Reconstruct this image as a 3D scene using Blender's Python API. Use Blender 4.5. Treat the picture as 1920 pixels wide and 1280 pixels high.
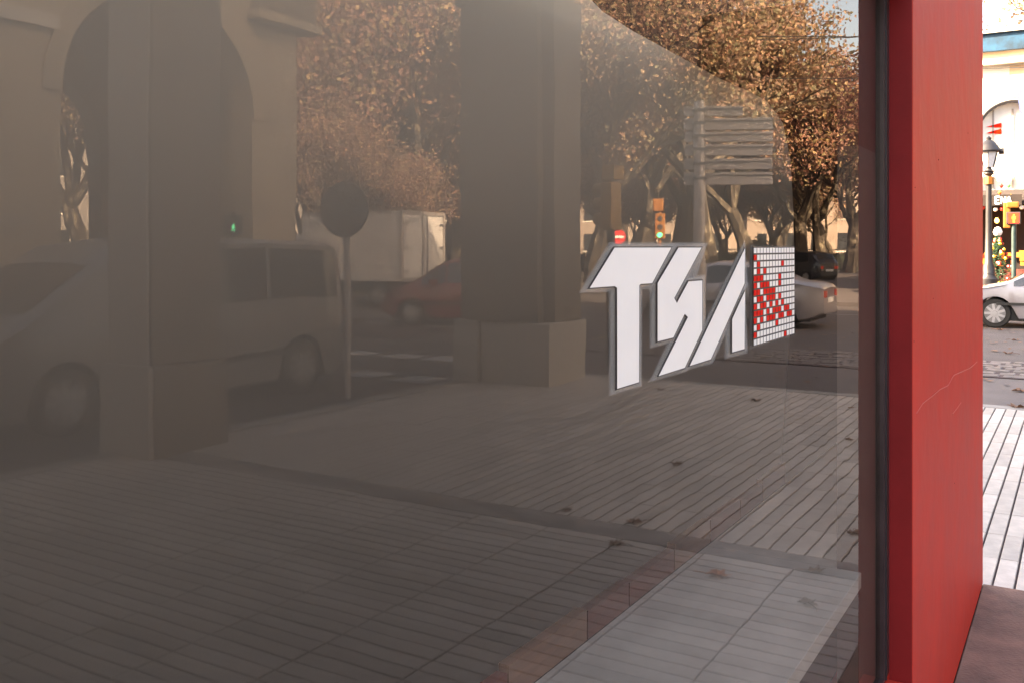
import bpy, bmesh, math, random
from mathutils import Vector, Matrix, noise
random.seed(11)
S = bpy.context.scene
for o in list(bpy.data.objects): bpy.data.objects.remove(o)

# ------------------------------------------------------------------ camera
FPX, HZ, TH, EYE, G = 1765.0, 463.0, math.radians(31.2), 1.65, 0.49
cam = bpy.data.cameras.new('camera'); camo = bpy.data.objects.new('camera', cam)
S.collection.objects.link(camo); S.camera = camo
camo.location = (0, 0, EYE)
camo.rotation_euler = (math.radians(90), 0, TH - math.radians(90))
cam.sensor_width = 36; cam.sensor_fit = 'HORIZONTAL'
cam.lens = 36 * FPX / 1920; cam.shift_y = -(640 - HZ) / 1920
cam.clip_start = 0.02; cam.clip_end = 2000

# ------------------------------------------------------------------ light
SUN_EL = math.radians(31)
sx, sy = -0.51, 0.86
w = bpy.data.worlds.new('World'); S.world = w; w.use_nodes = True
nt = w.node_tree; bg = nt.nodes['Background']
sk = nt.nodes.new('ShaderNodeTexSky'); sk.sky_type = 'NISHITA'; sk.sun_disc = False
sk.sun_elevation = SUN_EL; sk.sun_rotation = math.atan2(sx, sy); sk.air_density = 1.0; sk.dust_density = 4.0
nt.links.new(sk.outputs[0], bg.inputs[0]); bg.inputs[1].default_value = 0.13
sl = bpy.data.lights.new('sun', 'SUN'); sl.energy = 4.6; sl.angle = math.radians(0.5); sl.color = (1, .9, .76)
so = bpy.data.objects.new('sun', sl); S.collection.objects.link(so)
d = Vector((sx * math.cos(SUN_EL), sy * math.cos(SUN_EL), math.sin(SUN_EL)))
so.rotation_euler = d.to_track_quat('Z', 'Y').to_euler(); so.location = d * 60
S.view_settings.view_transform = 'Standard'; S.view_settings.look = 'None'
S.view_settings.exposure = 3.4; S.view_settings.gamma = 1
S.view_settings.use_white_balance = True; S.view_settings.white_balance_temperature = 8900; S.view_settings.white_balance_tint = 16
S.render.engine = 'CYCLES'
S.cycles.max_bounces = 10; S.cycles.transparent_max_bounces = 32; S.cycles.glossy_bounces = 5
S.cycles.caustics_reflective = False; S.cycles.caustics_refractive = False

# ------------------------------------------------------------------ helpers
cT, sT = math.cos(TH), math.sin(TH)
def dirpx(px):                      # heading (x, y) of a photo column, per unit of depth
    r = (px - 960) / FPX
    return cT + r * sT, sT - r * cT
def rd(r, dep):                     # sideways / depth -> street x and distance in front of the pane
    return dep * cT + r * sT, dep * sT - r * cT
def real(x, v): return (x, 2 * G - v)            # a thing seen reflected stands here
def refl(px, dep):
    x, v = rd((px - 960) / FPX * dep, dep); return real(x, v)
def direct(px, dep):
    return rd((px - 960) / FPX * dep, dep)
def gdep(py): return FPX * EYE / (py - HZ)
def zat(py, dep): return EYE - (py - HZ) / FPX * dep
def pane_pt(px, py, y=G):
    a, b = dirpx(px); t = y / b
    return Vector((a * t, y, EYE - (py - HZ) / FPX * t))

def tag(o, label=None, cat=None, group=None, kind=None):
    if label: o['label'] = label
    if cat: o['category'] = cat
    if group: o['group'] = group
    if kind: o['kind'] = kind
    return o
def empty(name, loc, rz=0):
    o = bpy.data.objects.new(name, None); S.collection.objects.link(o)
    o.location = loc; o.rotation_euler = (0, 0, rz); o.empty_display_size = .2
    return o
def link(name, me, parent=None):
    o = bpy.data.objects.new(name, me); S.collection.objects.link(o)
    if parent: o.parent = parent
    return o

class MB:
    def __init__(s): s.v = []; s.f = []
    def add(s, vs, fs):
        n = len(s.v); s.v += [tuple(p) for p in vs]; s.f += [tuple(i + n for i in f) for f in fs]; return s
    def box(s, x0, x1, y0, y1, z0, z1):
        vs = [(x, y, z) for z in (z0, z1) for y in (y0, y1) for x in (x0, x1)]
        return s.add(vs, [(0, 2, 3, 1), (4, 5, 7, 6), (0, 1, 5, 4), (2, 6, 7, 3), (0, 4, 6, 2), (1, 3, 7, 5)])
    def cbox(s, x0, x1, y0, y1, z0, z1, c=.01):     # box with a chamfered top
        vs = [(x0, y0, z0), (x1, y0, z0), (x1, y1, z0), (x0, y1, z0), (x0, y0, z1 - c), (x1, y0, z1 - c), (x1, y1, z1 - c), (x0, y1, z1 - c),
              (x0 + c, y0 + c, z1), (x1 - c, y0 + c, z1), (x1 - c, y1 - c, z1), (x0 + c, y1 - c, z1)]
        fs = [(8, 9, 10, 11)]
        for i in range(4):
            j = (i + 1) % 4; fs += [(i, j, j + 4, i + 4), (i + 4, j + 4, j + 8, i + 8)]
        return s.add(vs, fs)
    def tube(s, pts, rs, n=8, cap=True):
        pts = [Vector(p) for p in pts]
        if not hasattr(rs, '__len__'): rs = [rs] * len(pts)
        base = len(s.v); ref = None
        for i, p in enumerate(pts):
            d = (pts[min(i + 1, len(pts) - 1)] - pts[max(i - 1, 0)]).normalized()
            if ref is None: ref = d.orthogonal().normalized()
            ref = (ref - d * ref.dot(d)).normalized(); b = d.cross(ref)
            for k in range(n):
                a = 2 * math.pi * k / n
                s.v.append(tuple(p + (ref * math.cos(a) + b * math.sin(a)) * rs[i]))
        for i in range(len(pts) - 1):
            for k in range(n):
                a = base + i * n + k; b_ = base + i * n + (k + 1) % n
                s.f.append((a, b_, b_ + n, a + n))
        if cap:
            s.f.append(tuple(base + k for k in reversed(range(n))))
            s.f.append(tuple(base + (len(pts) - 1) * n + k for k in range(n)))
        return s
    def lathe(s, prof, n=16, c=(0, 0, 0), axis='z'):
        base = len(s.v)
        for r, z in prof:
            for k in range(n):
                a = 2 * math.pi * k / n; x, y = r * math.cos(a), r * math.sin(a)
                p = (x, y, z) if axis == 'z' else ((x, z, y) if axis == 'y' else (z, x, y))
                s.v.append((p[0] + c[0], p[1] + c[1], p[2] + c[2]))
        for i in range(len(prof) - 1):
            for k in range(n):
                a = base + i * n + k; b_ = base + i * n + (k + 1) % n
                s.f.append((a, b_, b_ + n, a + n))
        s.f.append(tuple(base + k for k in reversed(range(n))))
        s.f.append(tuple(base + (len(prof) - 1) * n + k for k in range(n)))
        return s
    def prism(s, poly, a0, a1, axis='y'):             # poly of (u, w); axis y -> (u, a, w); axis x -> (a, u, w); z -> (u, w, a)
        def P(u, w_, a): return (u, a, w_) if axis == 'y' else ((a, u, w_) if axis == 'x' else (u, w_, a))
        n = len(poly); vs = [P(u, w_, a0) for u, w_ in poly] + [P(u, w_, a1) for u, w_ in poly]
        return s.add(vs, [tuple(range(n)), tuple(reversed(range(n, 2 * n)))] + [(i, (i + 1) % n, (i + 1) % n + n, i + n) for i in range(n)])
    def mesh(s, name, m, smooth=False, bevel=0):
        me = bpy.data.meshes.new(name); me.from_pydata(s.v, [], s.f)
        bm = bmesh.new(); bm.from_mesh(me); bmesh.ops.recalc_face_normals(bm, faces=bm.faces)
        if bevel:
            es = [e for e in bm.edges if len(e.link_faces) == 2 and e.calc_face_angle(0) > .5]
            bmesh.ops.bevel(bm, geom=es, offset=bevel, segments=2, affect='EDGES', profile=.6, clamp_overlap=True)
        bm.to_mesh(me); bm.free()
        if smooth:
            me.polygons.foreach_set('use_smooth', [True] * len(me.polygons))
            me.set_sharp_from_angle(angle=math.radians(38))
        me.materials.append(m); return me
    def build(s, name, m, parent=None, smooth=False, bevel=0):
        return link(name, s.mesh(name, m, smooth, bevel), parent)

# ------------------------------------------------------------------ materials
def mat(name, col, rough=.6, var=.12, scale=6, bump=.0, bscale=60, metal=0, col2=None, spec=.5, emit=None, es=1, coat=0, rnd=None, stretch=None):
    m = bpy.data.materials.new(name); m.use_nodes = True; N = m.node_tree.nodes; L = m.node_tree.links
    b = N['Principled BSDF']; b.inputs['Roughness'].default_value = rough; b.inputs['Metallic'].default_value = metal
    b.inputs['Specular IOR Level'].default_value = spec; b.inputs['Coat Weight'].default_value = coat
    tc = N.new('ShaderNodeTexCoord'); mp = N.new('ShaderNodeMapping'); L.new(tc.outputs['Object'], mp.inputs[0])
    if stretch: mp.inputs['Scale'].default_value = stretch
    n1 = N.new('ShaderNodeTexNoise'); n1.inputs['Scale'].default_value = scale; n1.inputs['Detail'].default_value = 8; n1.inputs['Roughness'].default_value = .65
    L.new(mp.outputs[0], n1.inputs['Vector'])
    cr = N.new('ShaderNodeValToRGB'); L.new(n1.outputs['Fac'], cr.inputs[0])
    c2 = col2 or tuple(c * (1 - 2.2 * var) for c in col)
    c3 = tuple(min(1, c * (1 + var)) for c in col)
    cr.color_ramp.elements[0].position = .3; cr.color_ramp.elements[0].color = (*c2, 1)
    cr.color_ramp.elements[1].position = .68; cr.color_ramp.elements[1].color = (*c3, 1)
    out = cr.outputs[0]
    if rnd:
        if rnd[0] == 'island': g = N.new('ShaderNodeNewGeometry'); src = g.outputs['Random Per Island']
        else: g = N.new('ShaderNodeObjectInfo'); src = g.outputs['Random']
        mr = N.new('ShaderNodeMapRange'); mr.inputs[3].default_value = 1 - rnd[1]; mr.inputs[4].default_value = 1 + rnd[1] * .6
        L.new(src, mr.inputs[0]); hs = N.new('ShaderNodeHueSaturation'); L.new(mr.outputs[0], hs.inputs['Value'])
        L.new(out, hs.inputs['Color']); out = hs.outputs[0]
    L.new(out, b.inputs['Base Color'])
    mr2 = N.new('ShaderNodeMapRange'); mr2.inputs[3].default_value = max(0, rough - .12); mr2.inputs[4].default_value = min(1, rough + .12)
    L.new(n1.outputs['Fac'], mr2.inputs[0]); L.new(mr2.outputs[0], b.inputs['Roughness'])
    if bump:
        n2 = N.new('ShaderNodeTexNoise'); n2.inputs['Scale'].default_value = bscale; n2.inputs['Detail'].default_value = 6
        L.new(mp.outputs[0], n2.inputs['Vector']); bp = N.new('ShaderNodeBump'); bp.inputs['Strength'].default_value = bump; bp.inputs['Distance'].default_value = .01
        L.new(n2.outputs['Fac'], bp.inputs['Height']); L.new(bp.outputs[0], b.inputs['Normal'])
    if emit: b.inputs['Emission Color'].default_value = (*emit, 1); b.inputs['Emission Strength'].default_value = es
    return m

M = {}
M['tile'] = mat('tile_single', (.47, .42, .38), .7, .1, 9, .25, 90, rnd=('object', .2))
M['tiles'] = mat('tile_many', (.47, .42, .38), .7, .1, 9, .25, 90, rnd=('island', .2))
M['joint'] = mat('joint_mortar', (.07, .045, .045), .9, .2, 14, .3)
M['band'] = mat('dark_concrete', (.27, .24, .225), .8, .2, 5, .3, 80)
M['apron'] = mat('apron_concrete', (.19, .1, .075), .85, .25, 4, .4, 70)
M['asphalt'] = mat('asphalt', (.082, .071, .072), .85, .16, 1.3, .5, 120)
M['asphalt2'] = mat('pale_asphalt', (.115, .098, .096), .85, .14, 1.1, .4, 120)
M['cobble'] = mat('cobble', (.13, .11, .105), .7, .25, 7, .5, 40, rnd=('object', .25))
M['cobbles'] = mat('cobble_many', (.13, .11, .105), .7, .25, 7, .5, 40, rnd=('island', .25))
M['kerb'] = mat('kerb_granite', (.3, .28, .26), .8, .14, 9, .3, 90, rnd=('object', .1))
M['ground'] = mat('ground', (.13, .11, .09), .95, .2, .2)
M['mark'] = mat('road_paint', (.42, .4, .38), .7, .2, 12, .2)
M['markyellow'] = mat('yellow_road_paint', (.55, .33, .05), .7, .2, 12, .2)
M['red'] = mat('red_paint', (.53, .043, .031), .55, .08, 2.2, .35, 7, spec=.04)
M['darkred'] = mat('shade_and_chip_red', (.23, .012, .014), .6, .1, 3, .08, 40, spec=.2)  # pier red darkened for the reveal's shade; small paint chips share it
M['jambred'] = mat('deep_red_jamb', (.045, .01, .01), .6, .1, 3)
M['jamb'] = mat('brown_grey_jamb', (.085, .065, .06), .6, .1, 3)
M['gasket'] = mat('rubber_gasket', (.035, .02, .024), .4, .2, 20)
M['metal'] = mat('grey_metal', (.25, .25, .26), .4, .12, 8, metal=.6)
M['alu'] = mat('sign_back_metal', (.5, .45, .43), .5, .1, 8, metal=.3)
M['darkmetal'] = mat('dark_metal', (.013, .013, .017), .45, .15, 8)
M['greenmetal'] = mat('dark_green_metal', (.02, .045, .045), .45, .15, 8)
M['ochre'] = mat('ochre_housing', (.42, .22, .045), .55, .12, 8)
M['amber'] = mat('yellow_housing', (.26, .095, .012), .5, .1, 8)
M['signred'] = mat('sign_red', (.6, .03, .03), .45, .05, 8)
M['white'] = mat('white_paint', (.8, .79, .77), .5, .03, 8)
M['vinyl'] = mat('white_vinyl', (.86, .82, .77), .5, .015, 8)
M['vinylred'] = mat('red_vinyl', (.8, .01, .004), .6, .03, 8, spec=.1)
M['vinyldark'] = mat('dark_vinyl_outline', (.02, .014, .014), .5, .05, 8)
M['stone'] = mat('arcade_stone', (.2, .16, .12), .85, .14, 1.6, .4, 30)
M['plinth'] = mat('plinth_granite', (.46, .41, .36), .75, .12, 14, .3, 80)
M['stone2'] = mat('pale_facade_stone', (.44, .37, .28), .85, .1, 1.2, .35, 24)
M['wall'] = mat('far_wall', (.33, .27, .23), .85, .08, .6, .2, 20)
M['walltan'] = mat('tan_wall', (.6, .42, .28), .85, .1, .7, .2, 20)
M['white_wall'] = mat('white_plaster', (.74, .7, .64), .85, .06, 1.2, .2, 20)
M['grey_wall'] = mat('grey_plaster', (.34, .31, .29), .85, .1, .7, .2, 20)
M['cyan'] = mat('blue_awning', (.0, .05, .11), .6, .35, 2.5, .1)
M['banner'] = mat('blue_cloth', (.06, .09, .3), .8, .1, 4)
M['windowglass'] = mat('dark_window_glass', (.03, .035, .04), .12, .3, 3, spec=.8)
M['carglass'] = mat('car_glass', (.02, .022, .025), .06, .2, 3, spec=.9)
M['tyre'] = mat('tyre_rubber', (.02, .02, .02), .8, .2, 20)
M['rim'] = mat('silver_rim', (.5, .5, .52), .35, .08, 10, metal=.5)
M['silver'] = mat('silver_car_paint', (.33, .32, .35), .32, .04, 3, metal=.35, coat=.6)
M['redcar'] = mat('red_car_paint', (.22, .02, .015), .3, .05, 3, coat=.6)
M['darkcar'] = mat('dark_car_paint', (.02, .022, .03), .3, .05, 3, coat=.6)
M['vanpaint'] = mat('grey_van_paint', (.28, .265, .255), .35, .08, 2, coat=.4)
M['truckwhite'] = mat('truck_box_panel', (.82, .8, .78), .5, .07, 1.5, .05, 20)
M['taillight'] = mat('tail_light', (.25, .02, .01), .25, .1, 20, emit=(1, .04, .02), es=.08)
M['headlight'] = mat('head_light', (.7, .7, .72), .15, .1, 20, spec=.8)
M['blackplastic'] = mat('black_plastic', (.03, .03, .03), .5, .2, 10)
M['greenlit'] = mat('green_signal', (.02, .5, .25), .4, .02, 8, emit=(.03, 1, .5), es=1.6)
M['redlit'] = mat('red_signal', (.6, .05, .02), .4, .02, 8, emit=(1, .1, .015), es=3)
M['warmlit'] = mat('warm_stall_light', (.6, .3, .1), .4, .3, 8, emit=(1, .5, .12), es=1.5)
M['hedge'] = mat('hedge_leaf', (.035, .05, .025), .8, .3, 2, rnd=('island', .35))
M['pine'] = mat('fir_needles', (.02, .07, .03), .8, .3, 6, rnd=('island', .4))
M['woodbrown'] = mat('brown_wood', (.2, .1, .065), .5, .3, 3, .1, 30, stretch=(.5, 4, 4))
M['woodred'] = mat('red_brown_wood', (.13, .03, .022), .5, .3, 3, .1, 30, stretch=(.5, 4, 4))
M['counter'] = mat('grey_counter_top', (.36, .34, .31), .4, .1, 5)
M['panel'] = mat('taupe_haze_sheet', (.56, .47, .37), .8, .08, 1.1)
def haze_sheet():  # backlit sheet that glows in place of haze on the pane
    m = mat('taupe_haze_sheet', (.7, .62, .54), .85, .05, 1.1); N = m.node_tree.nodes; L = m.node_tree.links
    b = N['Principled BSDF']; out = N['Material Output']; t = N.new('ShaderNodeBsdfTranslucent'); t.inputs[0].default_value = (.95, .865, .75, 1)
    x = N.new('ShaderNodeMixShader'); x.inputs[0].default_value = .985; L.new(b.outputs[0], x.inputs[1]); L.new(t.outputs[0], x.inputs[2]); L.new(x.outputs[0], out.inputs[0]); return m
M['panel'] = haze_sheet()
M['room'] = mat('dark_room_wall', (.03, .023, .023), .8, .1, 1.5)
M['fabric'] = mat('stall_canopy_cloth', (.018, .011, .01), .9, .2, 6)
for i, c in enumerate([(.75, .04, .03), (.85, .55, .05), (.8, .75, .7), (.1, .4, .12), (.75, .2, .04)]):
    M['bead%d' % i] = mat('bead_colour_%d' % i, c, .35, .1, 10)

def bark():
    m = mat('plane_bark', (.23, .185, .14), .9, .2, 3, .6, 25)
    N = m.node_tree.nodes; L = m.node_tree.links; b = N['Principled BSDF']
    tc = N.new('ShaderNodeTexCoord'); mp = N.new('ShaderNodeMapping'); mp.inputs['Scale'].default_value = (1, 1, .45)
    L.new(tc.outputs['Object'], mp.inputs[0])
    vo = N.new('ShaderNodeTexNoise'); vo.inputs['Scale'].default_value = 3.2; vo.inputs['Detail'].default_value = 2; L.new(mp.outputs[0], vo.inputs['Vector'])
    cr = N.new('ShaderNodeValToRGB'); cr.color_ramp.interpolation = 'CONSTANT'
    e = cr.color_ramp.elements; e[0].color = (.035, .028, .022, 1); e[0].position = 0; e[1].position = .48; e[1].color = (.075, .06, .045, 1)
    e.new(.6).color = (.2, .17, .125, 1); e.new(.69).color = (.34, .3, .23, 1)
    L.new(vo.outputs['Fac'], cr.inputs[0]); L.new(cr.outputs[0], b.inputs['Base Color']); return m
M['bark'] = bark()
def leafmat(name, cols, trans=.5):
    m = bpy.data.materials.new(name); m.use_nodes = True; N = m.node_tree.nodes; L = m.node_tree.links
    out = N['Material Output']; b = N['Principled BSDF']; b.inputs['Roughness'].default_value = .6
    g = N.new('ShaderNodeNewGeometry'); cr = N.new('ShaderNodeValToRGB'); cr.color_ramp.interpolation = 'CONSTANT'
    L.new(g.outputs['Random Per Island'], cr.inputs[0]); e = cr.color_ramp.elements
    while len(e) < len(cols): e.new(.5)
    for i, c in enumerate(cols): e[i].position = i / len(cols); e[i].color = (*c, 1)
    tr = N.new('ShaderNodeBsdfTranslucent'); L.new(cr.outputs[0], tr.inputs[0]); L.new(cr.outputs[0], b.inputs['Base Color'])
    mx = N.new('ShaderNodeMixShader'); mx.inputs[0].default_value = trans
    L.new(b.outputs[0], mx.inputs[1]); L.new(tr.outputs[0], mx.inputs[2]); L.new(mx.outputs[0], out.inputs[0]); return m
M['leaf0'] = leafmat('orange_leaves', [(0.415, 0.214, 0.154), (0.308, 0.157, 0.122), (0.492, 0.293, 0.198), (0.206, 0.125, 0.100), (0.405, 0.235, 0.183), (0.538, 0.389, 0.214), (0.273, 0.162, 0.132), (0.379, 0.307, 0.174)])
M['leaf1'] = leafmat('yellow_brown_leaves', [(0.342, 0.220, 0.153), (0.256, 0.168, 0.130), (0.460, 0.323, 0.198), (0.191, 0.136, 0.104), (0.312, 0.251, 0.162), (0.238, 0.219, 0.135), (0.405, 0.241, 0.176)])
M['leaf2'] = leafmat('olive_leaves', [(0.119, 0.118, 0.080), (0.177, 0.161, 0.106), (0.137, 0.113, 0.087), (0.234, 0.200, 0.132), (0.094, 0.090, 0.067)])
M['deadleaf'] = leafmat('fallen_leaf', [(.16, .075, .04)], .15)
M['deadleaf2'] = leafmat('fallen_orange_leaf', [(.45, .14, .05)], .15)

def glassmat(name, base, gain, tint, dust):
    m = bpy.data.materials.new(name); m.use_nodes = True; N = m.node_tree.nodes; L = m.node_tree.links
    N.remove(N['Principled BSDF']); out = N['Material Output']
    fr = N.new('ShaderNodeFresnel'); fr.inputs[0].default_value = 1.52
    ma = N.new('ShaderNodeMath'); ma.operation = 'MULTIPLY_ADD'; ma.use_clamp = True; ma.inputs[1].default_value = gain; ma.inputs[2].default_value = base
    L.new(fr.outputs[0], ma.inputs[0]); lim = N.new('ShaderNodeMath'); lim.operation = 'MINIMUM'; lim.inputs[1].default_value = .185; L.new(ma.outputs[0], lim.inputs[0]); ma = lim
    tc = N.new('ShaderNodeTexCoord')
    gl = N.new('ShaderNodeBsdfGlossy'); gl.inputs['Roughness'].default_value = 0.0; gl.inputs['Color'].default_value = (1, .92, .85, 1)
    nb = N.new('ShaderNodeTexNoise'); nb.inputs['Scale'].default_value = 5; nb.inputs['Detail'].default_value = 2; L.new(tc.outputs['Object'], nb.inputs['Vector'])
    bp = N.new('ShaderNodeBump'); bp.inputs['Strength'].default_value = .06; bp.inputs['Distance'].default_value = .003
    L.new(nb.outputs['Fac'], bp.inputs['Height']); L.new(bp.outputs[0], gl.inputs['Normal'])
    t = N.new('ShaderNodeBsdfTransparent'); t.inputs[0].default_value = (*tint, 1)
    mx = N.new('ShaderNodeMixShader'); L.new(ma.outputs[0], mx.inputs[0]); L.new(t.outputs[0], mx.inputs[1]); L.new(gl.outputs[0], mx.inputs[2])
    if dust:
        df = N.new('ShaderNodeBsdfDiffuse'); df.inputs[0].default_value = (.62, .52, .44, 1)
        n = N.new('ShaderNodeTexNoise'); n.inputs['Scale'].default_value = 2.2; n.inputs['Detail'].default_value = 7; L.new(tc.outputs['Object'], n.inputs['Vector'])
        mr = N.new('ShaderNodeMapRange'); mr.inputs[1].default_value = .35; mr.inputs[2].default_value = .7; mr.inputs[3].default_value = dust * .3; mr.inputs[4].default_value = dust * 2.2; L.new(n.outputs['Fac'], mr.inputs[0])
        m2 = N.new('ShaderNodeMixShader'); L.new(mr.outputs[0], m2.inputs[0]); L.new(mx.outputs[0], m2.inputs[1]); L.new(df.outputs[0], m2.inputs[2])
        L.new(m2.outputs[0], out.inputs[0])
    else: L.new(mx.outputs[0], out.inputs[0])
    return m
M['pane'] = glassmat('coated_shop_glass', .008, .7, (.74, .72, .69), .005)
M['roofglass'] = glassmat('added_roof_glass', .0, .5, (.97, .97, .96), 0)
def halo_film():  # pale sheet standing in for the glow round the letters
    m = bpy.data.materials.new('glow_halo_film'); m.use_nodes = True; N = m.node_tree.nodes; L = m.node_tree.links
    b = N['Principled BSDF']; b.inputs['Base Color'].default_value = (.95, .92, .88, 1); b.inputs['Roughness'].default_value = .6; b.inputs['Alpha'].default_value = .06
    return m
M['halo_film'] = halo_film()

# ================================================================== SETTING
MB().add([(-600, -600, -.16), (600, -600, -.16), (600, 600, -.16), (-600, 600, -.16)], [(0, 1, 2, 3)]).build('ground', M['ground'])['kind'] = 'structure'
XK, YK = 11.04, real(0, 6.72)[1]           # kerb lines of the corner
MB().box(-14, XK - .2, YK + .2, .19, -.12, -.014).build('pavement_bed_temporary', M['joint'])
bed = bpy.data.objects['pavement_bed_temporary']; bed.name = 'pavement'; tag(bed, kind='structure')
e_ = MB().box(5.14, XK - .2, .19, 8, -.12, -.014).build('mortar_bed', M['joint'], bed)
# tiles
tl, tn, gp = .478, .096, .011
BX0, BX1 = 4.88, 5.13
tiles = []
nx = int((BX0 + 6) / tn)
for i in range(nx):
    x1 = BX0 - i * tn; x0 = x1 - tn
    for j in range(12):
        y1 = .19 - j * tl; y0 = y1 - tl
        if y0 < YK + .17: continue
        tiles.append((x0, x1, y0, y1))
for i in range(12):
    x0 = BX1 + i * tl; x1 = min(x0 + tl, XK - .2)
    if x1 - x0 < .1: continue
    j = 0
    while True:
        y1 = 2.2 - j * tn; y0 = y1 - tn; j += 1
        if y0 < YK + .2: break
        tiles.append((x0, x1, y0, y1))
def tscore(t):
    cx, cy = (t[0] + t[1]) / 2, (t[2] + t[3]) / 2
    best = 0
    for yy, g_ in ((cy, False), (2 * G - cy, True)):
        r = cx * sT - yy * cT; dep = cx * cT + yy * sT
        if dep < .3: continue
        px = 960 + r / dep * FPX; py = HZ + EYE / dep * FPX
        if py > 1330: continue
        if g_ and (px < -40 or px > 1625): continue
        if not g_ and (px < 1830 or px > 1960): continue
        best = max(best, 1 / dep ** 2 * (4 if not g_ else 1))
    return best
tiles.sort(key=tscore, reverse=True)
cache = {}
rest = MB()
for k, (x0, x1, y0, y1) in enumerate(tiles):
    hx, hy = (x1 - x0 - gp) / 2, (y1 - y0 - gp) / 2
    if tn * 1.5 > (x1 - x0): hx += .0005; hy += .0015
    else: hx += .003
    if k < 300:
        key = (round(hx, 3), round(hy, 3))
        if key not in cache: cache[key] = MB().cbox(-hx, hx, -hy, hy, -.03, 0, .003).mesh('tile', M['tile'])
        o = link('tile', cache[key], bed); o.location = ((x0 + x1) / 2, (y0 + y1) / 2, random.uniform(-.0015, .0015))
        o.rotation_euler = (random.uniform(-.004, .004), random.uniform(-.004, .004), random.uniform(-.002, .002))
    else:
        cx, cy = (x0 + x1) / 2, (y0 + y1) / 2; dz = random.uniform(-.0015, .0015)
        rest.cbox(cx - hx, cx + hx, cy - hy, cy + hy, -.03, dz, .003)
o = rest.build('tiles', M['tiles'], bed); o['kind'] = 'stuff'
MB().cbox(BX0 + .005, BX1 - .006, YK + .2, .188, -.03, .0, .003).build('band_strip', M['band'], bed)
ap = MB().cbox(-6, 5.14, .19, .415, -.1, .004, .004).build('apron_step', M['apron']); tag(ap, kind='structure')
# kerbs
kb = MB().box(-14, XK - .2, YK + .02, YK + .18, -.15, -.02).box(XK - .18, XK - .02, YK + .2, 8, -.15, -.02).build('kerb', M['joint']); tag(kb, kind='structure')
km = MB().cbox(-.495, .495, -.095, .095, -.15, .004, .012).mesh('kerb_stone', M['kerb'])
for i in range(22):
    o = link('kerb_stone', km, kb); o.location = (XK - .7 - i, YK + .1, random.uniform(-.003, .003))
for i in range(13):
    o = link('kerb_stone', km, kb); o.location = (XK - .1, YK + .1 + i + .4, random.uniform(-.003, .003)); o.rotation_euler = (0, 0, math.pi / 2)
# roads
def sheet(name, x0, x1, y0, y1, z, m, parent=None, kind='structure'):
    o = MB().add([(x0, y0, z), (x1, y0, z), (x1, y1, z), (x0, y1, z)], [(0, 1, 2, 3)]).build(name, m, parent)
    if not parent: o['kind'] = kind
    return o
roadA = sheet('street', -60, 140, -14.2, YK, -.125, M['asphalt'])
roadB = sheet('road', XK, 29.0, -80, 60, -.121, M['asphalt'])
lane = sheet('loading_lane', XK, 14.25, -6.2, 40, -.117, M['asphalt2'])
cb = MB().box(14.3, 16.28, -30, 30, -.16, -.108).build('cobble_strip', M['joint']); tag(cb, kind='structure')
cells = []
for i in range(7):
    j = 0; y = -10.0
    while y < 8:
        wdt = random.uniform(.22, .34); cells.append((14.32 + i * .28, y, .27, wdt)); y += wdt + .02
def csc(c):
    best = 0
    for yy, a, b in ((c[1], 1842, 1925), (2 * G - c[1], 1090, 1620)):
        r = c[0] * sT - yy * cT; dep = c[0] * cT + yy * sT; px = 960 + r / dep * FPX
        if a < px < b: best = max(best, 1 / dep)
    return best + random.random() * 1e-4
cells.sort(key=csc, reverse=True); restc = MB(); cmesh = []
for q in range(6):
    L_ = .22 + q * .022; mb = MB().cbox(-.13, .13, -L_ / 2, L_ / 2, -.04, .022, .02); cmesh.append(mb.mesh('cobble', M['cobble']))
for k, (x, y, a, b) in enumerate(cells):
    q = min(5, max(0, int((b - .22) / .022)))
    if k < 300:
        o = link('cobble', cmesh[q], cb); o.location = (x + a / 2, y + b / 2, -.125 + random.uniform(0, .02)); o.rotation_euler = (random.uniform(-.04, .04), random.uniform(-.04, .04), random.uniform(-.05, .05))
    else:
        dz = -.105 + random.uniform(0, .02); restc.cbox(x + .01, x + a, y, y + b, -.15, dz, .02)
restc.build('cobbles', M['cobbles'], cb)['kind'] = 'stuff'
# zebra and lines, real strips of paint
zi = 0
for px, py in ((675, 643), (755, 648), (835, 653), (905, 657), (690, 680), (785, 689), (600, 640)):
    dp = gdep(py + 5); x, y = refl(px, dp)
    o = sheet('painted_stripe', x - .3, x + .3, y - .3, y + .3, -.1125, M['mark'], roadB)
x, y = refl(1130, gdep(622))
o = sheet('yellow_line', x - 1.6, x + 1.6, y - .06, y + .06, -.1125, M['markyellow'], roadB)
o = sheet('stop_line', 16.9, 17.3, -16, -8, -.1125, M['mark'], roadB)
o = sheet('lane_line', 25.4, 25.5, -60, 50, -.1125, M['mark'], roadB)
far = MB().box(29, 80, -10, 60, -.16, .0).build('market_pavement', M['asphalt2']); tag(far, kind='structure')
park = MB().box(34, 160, -160, -16, -.16, -.02).build('park_ground', M['ground']); tag(park, kind='structure')
for nm, args in (('street_crossing_road', (29, 140, -16, -10, -.119)),): sheet(nm, *args, M['asphalt'])

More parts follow.
